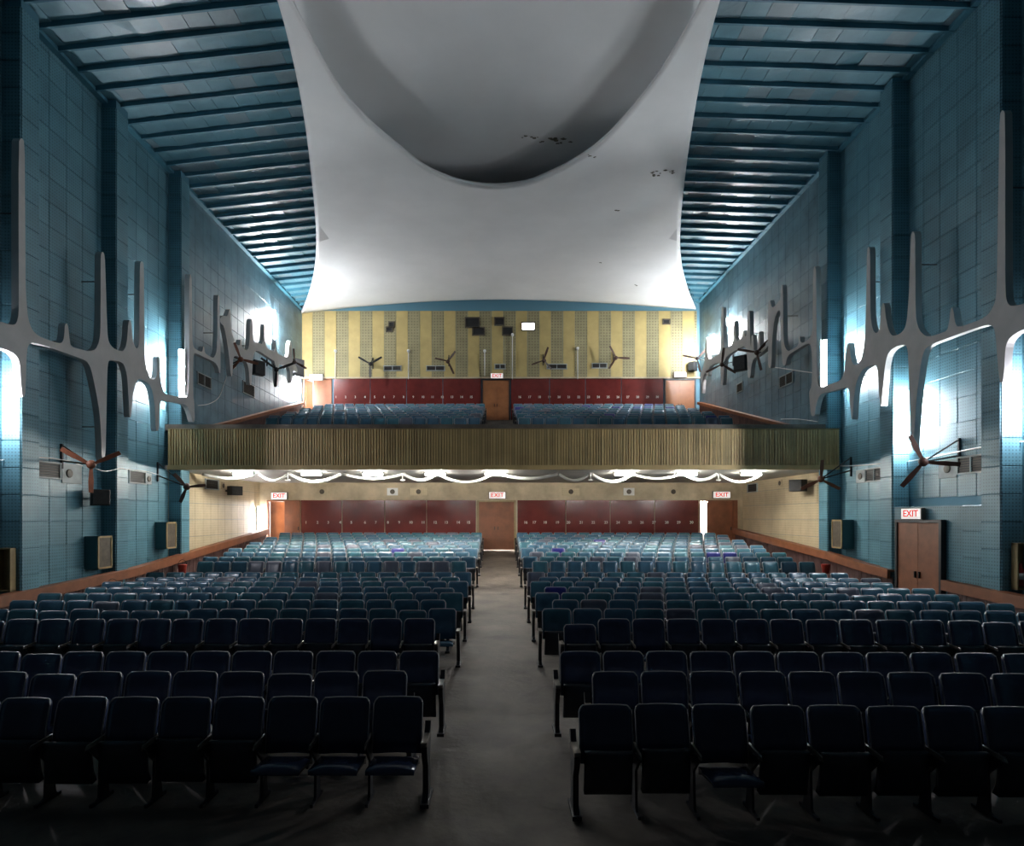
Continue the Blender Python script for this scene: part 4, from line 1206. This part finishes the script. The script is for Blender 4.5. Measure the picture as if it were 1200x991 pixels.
for px, w, lab, m in ((377.5, 0.5, 'round speaker left of the left stalls exit sign', M['creamband']), (460, 0.5, 'white speaker plate left of the pair over the maroon panels', M['white']), (490.5, 0.78, 'cream speaker plate with round grille left of the centre exit sign', M['cream']),
                      (669, 0.8, 'cream speaker plate with round grille right of the centre exit sign', M['cream']), (737, 0.5, 'white speaker plate on the right of the cream band', M['white']), (789, 0.5, 'round speaker nearest the right stalls exit sign', M['creamband'])):
    round_plate(P(px, 576, D_BACK - 0.01), RZ_BACK, w, 0.34, lab, m, 0.11)

def speaker(p, rz, w, h, dp, label, m=None):
    o = empty('loudspeaker', p, rz); tag(o, label, 'speaker', 'wall loudspeakers')
    b = MB(); b.bbox((0, -dp / 2 - 0.06, 0), (w, dp, h), 0.02); b.build('cabinet', m or M['black'], o)
    b = MB(); b.bbox((0, -dp - 0.068, 0), (w * 0.86, 0.016, h * 0.86), 0.004); b.build('grille', M['cloth'], o)
    XW = XL if p[0] < 0 else XR
    q = Matrix.Rotation(-rz, 3, 'Z') @ Vector(((XW - p[0]) * 0.98 - 0.035 * (1 if p[0] > 0 else -1), 0, 0))
    b = MB(); b.tube([(0, -0.14, 0), (0, -0.04, 0), q], 0.03, 8); b.build('wall_bracket', M['black'], o)
    return o
sp = speaker(PW(116, 583, XL + 0.25), math.radians(40), 0.42, 0.42, 0.34, 'black loudspeaker on the near left wall beside the middle pillar')
speaker(PW(272, 575, XL + 0.3), math.radians(55), 0.5, 0.36, 0.3, 'dark loudspeaker on the cream left wall under the balcony')
speaker(PW(939, 569, XR - 0.3), math.radians(-55), 0.5, 0.42, 0.34, 'black loudspeaker on the cream right wall under the balcony')
speaker(PW(300, 432, XL + 0.3), math.radians(50), 0.5, 0.62, 0.3, 'black loudspeaker below the relief on the left balcony wall')
speaker(PW(347, 432, XL + 0.35), math.radians(50), 0.55, 0.9, 0.3, 'black loudspeaker in the left rear corner of the balcony')
speaker(PW(871, 426.5, XR - 0.3), math.radians(-50), 0.55, 0.66, 0.3, 'black loudspeaker below the relief on the right balcony wall')
speaker(PW(814, 430, XR - 0.35), math.radians(-50), 0.4, 0.5, 0.3, 'grey and black loudspeaker in the right rear corner of the balcony')

def cabinet(p, rz, w, h, dp, label, lit=True):
    o = empty('wall_cabinet', p, rz); tag(o, label, 'cabinet', 'teal wall cabinets')
    b = MB(); b.bbox((0, -dp / 2, 0), (w, dp, h), 0.01); b.build('body', M['teal'], o)
    return o
def pil_cab(X, d, z, w, h, dp, label, side):
    """shallow box standing out from a pillar, open wooden face to the hall"""
    rz = RZ_LEFT if side < 0 else RZ_RIGHT
    o = cabinet((X, d, z), rz, w, h, dp, label)
    b = MB(); t = 0.05
    b.box((0, -dp - 0.012, h / 2 - t / 2), (w, 0.024, t)); b.box((0, -dp - 0.012, -h / 2 + t / 2), (w, 0.024, t))
    b.box((-w / 2 + t / 2, -dp - 0.012, 0), (t, 0.024, h)); b.box((w / 2 - t / 2, -dp - 0.012, 0), (t, 0.024, h))
    b.build('face_frame', M['brass'], o)
    b = MB(); b.box((0, -dp - 0.004, 0), (w - 2 * t, 0.01, h - 2 * t)); pn = b.build('panel', M['grille'], o)
    return o
pil_cab(XL + 0.03, 16.55, H + (VY - 647) * 16.5 / F, 0.6, 0.88, 0.34, 'teal wall cabinet at the foot of the middle left pillar', -1)
pil_cab(XL + 0.03, 19.9, H + (VY - 627) * 19.9 / F, 0.6, 0.86, 0.34, 'teal wall cabinet at the left pillar by the balcony', -1)
pil_cab(XR - 0.03, 20.1 - 0.45, H + (VY - 625.5) * 19.7 / F, 0.6, 0.92, 0.36, 'teal wall cabinet at the right pillar by the balcony', 1)
def niche(p, w, h, side, label, bottles):
    """brown open recess box on the front of a nearest pillar"""
    o = empty('recess_box', p, 0); tag(o, label, 'cabinet')
    b = MB(); t = 0.03
    b.box((0, 0.0, 0), (w, 0.02, h)); b.build('back_board', M['brass'], o)
    b = MB()
    b.box((0, -0.08, h / 2), (w + t, 0.16, t)); b.box((0, -0.08, -h / 2), (w + t, 0.16, t)); b.box((-w / 2, -0.08, 0), (t, 0.16, h)); b.box((w / 2, -0.08, 0), (t, 0.16, h))
    b.build('frame', M['brass'], o)
niche(P(11, 667, PILD_L[0] - 0.03), 0.26, 0.92, -1, 'tall brown recess box on the nearest left pillar', 0)
niche(P(1193, 663, PILD_R[0] - 0.03), 0.26, 0.96, 1, 'tall brown recess box on the nearest right pillar', 2)
b = MB(); b.tube([(0, 0, 0), (0, 0, 0.01), (0, 0, 0.36), (0, 0, 0.42), (0, 0, 0.5)], [0.05, 0.06, 0.06, 0.03, 0.025], 12)
e0 = P(1195.5, 687, PILD_R[0] - 0.12)
ext = empty('fire_extinguisher', e0); tag(ext, 'small red fire extinguisher in the right recess box', 'extinguisher')
b.build('cylinder', M['fire'], ext)
b = MB(); b.tube([(0, 0, 0.15), (0, 0, 0.28)], 0.062, 12); b.build('paper_label', M['white'], ext)

# fire buckets below the rails
def bucket(p, label):
    o = empty('fire_bucket', p); tag(o, label, 'bucket', 'fire buckets')
    b = MB(); b.tube([(0, 0, 0), (0, 0, 0.01), (0, 0, 0.28), (0, 0, 0.3)], [0.08, 0.1, 0.14, 0.145], 14); b.build('pail', M['fire'], o)
    b = MB(); b.tube([(0.14 * math.cos(a_), 0, 0.28 + 0.17 * math.sin(a_)) for a_ in [math.pi * k / 8 for k in range(9)]], 0.007, 5); b.build('handle', M['darkmetal'], o)
bucket(Vector((-10.26, 16.3, H - 2.10)), 'red fire bucket hung under the left rail, nearer one')
bucket(Vector((-10.26, 19.9, H - 1.85)), 'red fire bucket hung under the left rail by the balcony')
bucket(Vector((10.42, 19.6, H - 1.82)), 'red fire bucket hung under the right rail')

# conduits with junction boxes
def conduit(px, y0, y1, label):
    p0, p1 = P(px, y1, D_UP - 0.15), P(px, y0, D_UP - 0.15)
    o = empty('conduit', p0); tag(o, label, 'conduit', 'white conduits on the striped wall')
    b = MB(); b.tube([(0, 0, 0), (0, 0, p1.z - p0.z)], 0.022, 6); b.build('pipe', M['cable'], o)
    b = MB(); b.tube([(0, -0.04, p1.z - p0.z), (0, 0.09, p1.z - p0.z)], 0.08, 10); b.build('junction_box', M['cable'], o)
conduit(478.5, 411, 444, 'white conduit between the two left fans on the striped wall')
conduit(393, 411, 444, 'white conduit nearest the left end of the striped wall')
conduit(568, 411, 440, 'white conduit left of the centre balcony exit sign')
conduit(600.5, 392, 444, 'tall white conduit below the projection windows')
conduit(677, 408, 444, 'white conduit between the two right fans on the striped wall')

# loose wires along the side walls
def wire(pts, X, label, r=0.012, m='cable'):
    pp = [PW(px, py, X) for px, py in pts]
    fine = []
    for i in range(len(pp) - 1):
        p0 = pp[max(i - 1, 0)]; p1 = pp[i]; p2 = pp[i + 1]; p3 = pp[min(i + 2, len(pp) - 1)]
        for k in range(6):
            u = k / 6
            fine.append(0.5 * ((2 * p1) + (p2 - p0) * u + (2 * p0 - 5 * p1 + 4 * p2 - p3) * u * u + (3 * p1 - p0 - 3 * p2 + p3) * u ** 3))
    fine.append(pp[-1]); base = fine[0].copy()
    b = MB(); b.tube([p - base for p in fine], r, 5)
    o = b.build('wire', M[m]); o.location = base; tag(o, label, 'wire')
wire([(0, 539), (12, 538), (27, 537), (50, 536), (80, 540), (97, 546)], XL + 0.06, 'thin wire running along the near left wall to the fan')
wire([(112, 549), (124, 552), (140, 549), (150, 550), (170, 552), (185, 556)], -10.55, 'thin pale wire looping between the left vents', 0.01)
wire([(232, 475), (245, 473), (256, 466), (262, 452), (267, 438), (276, 430)], XL + 0.06, 'white cable hanging in a long loop on the left balcony wall', 0.015)
wire([(985, 546), (1010, 545), (1046, 542), (1062, 541), (1100, 534), (1150, 524), (1200, 517)], XR - 0.06, 'pale conduit running along the right wall under the relief', 0.016)
wire([(906, 430), (920, 432), (940, 435), (955, 437)], XR - 0.06, 'pale cable stretched across the right balcony wall', 0.015)
wire([(958, 494), (935, 491), (915, 491)], XR - 0.06, 'pale cable just above the balcony on the right wall', 0.014)

print('individual seats', n_ind, 'objects', len(bpy.data.objects))
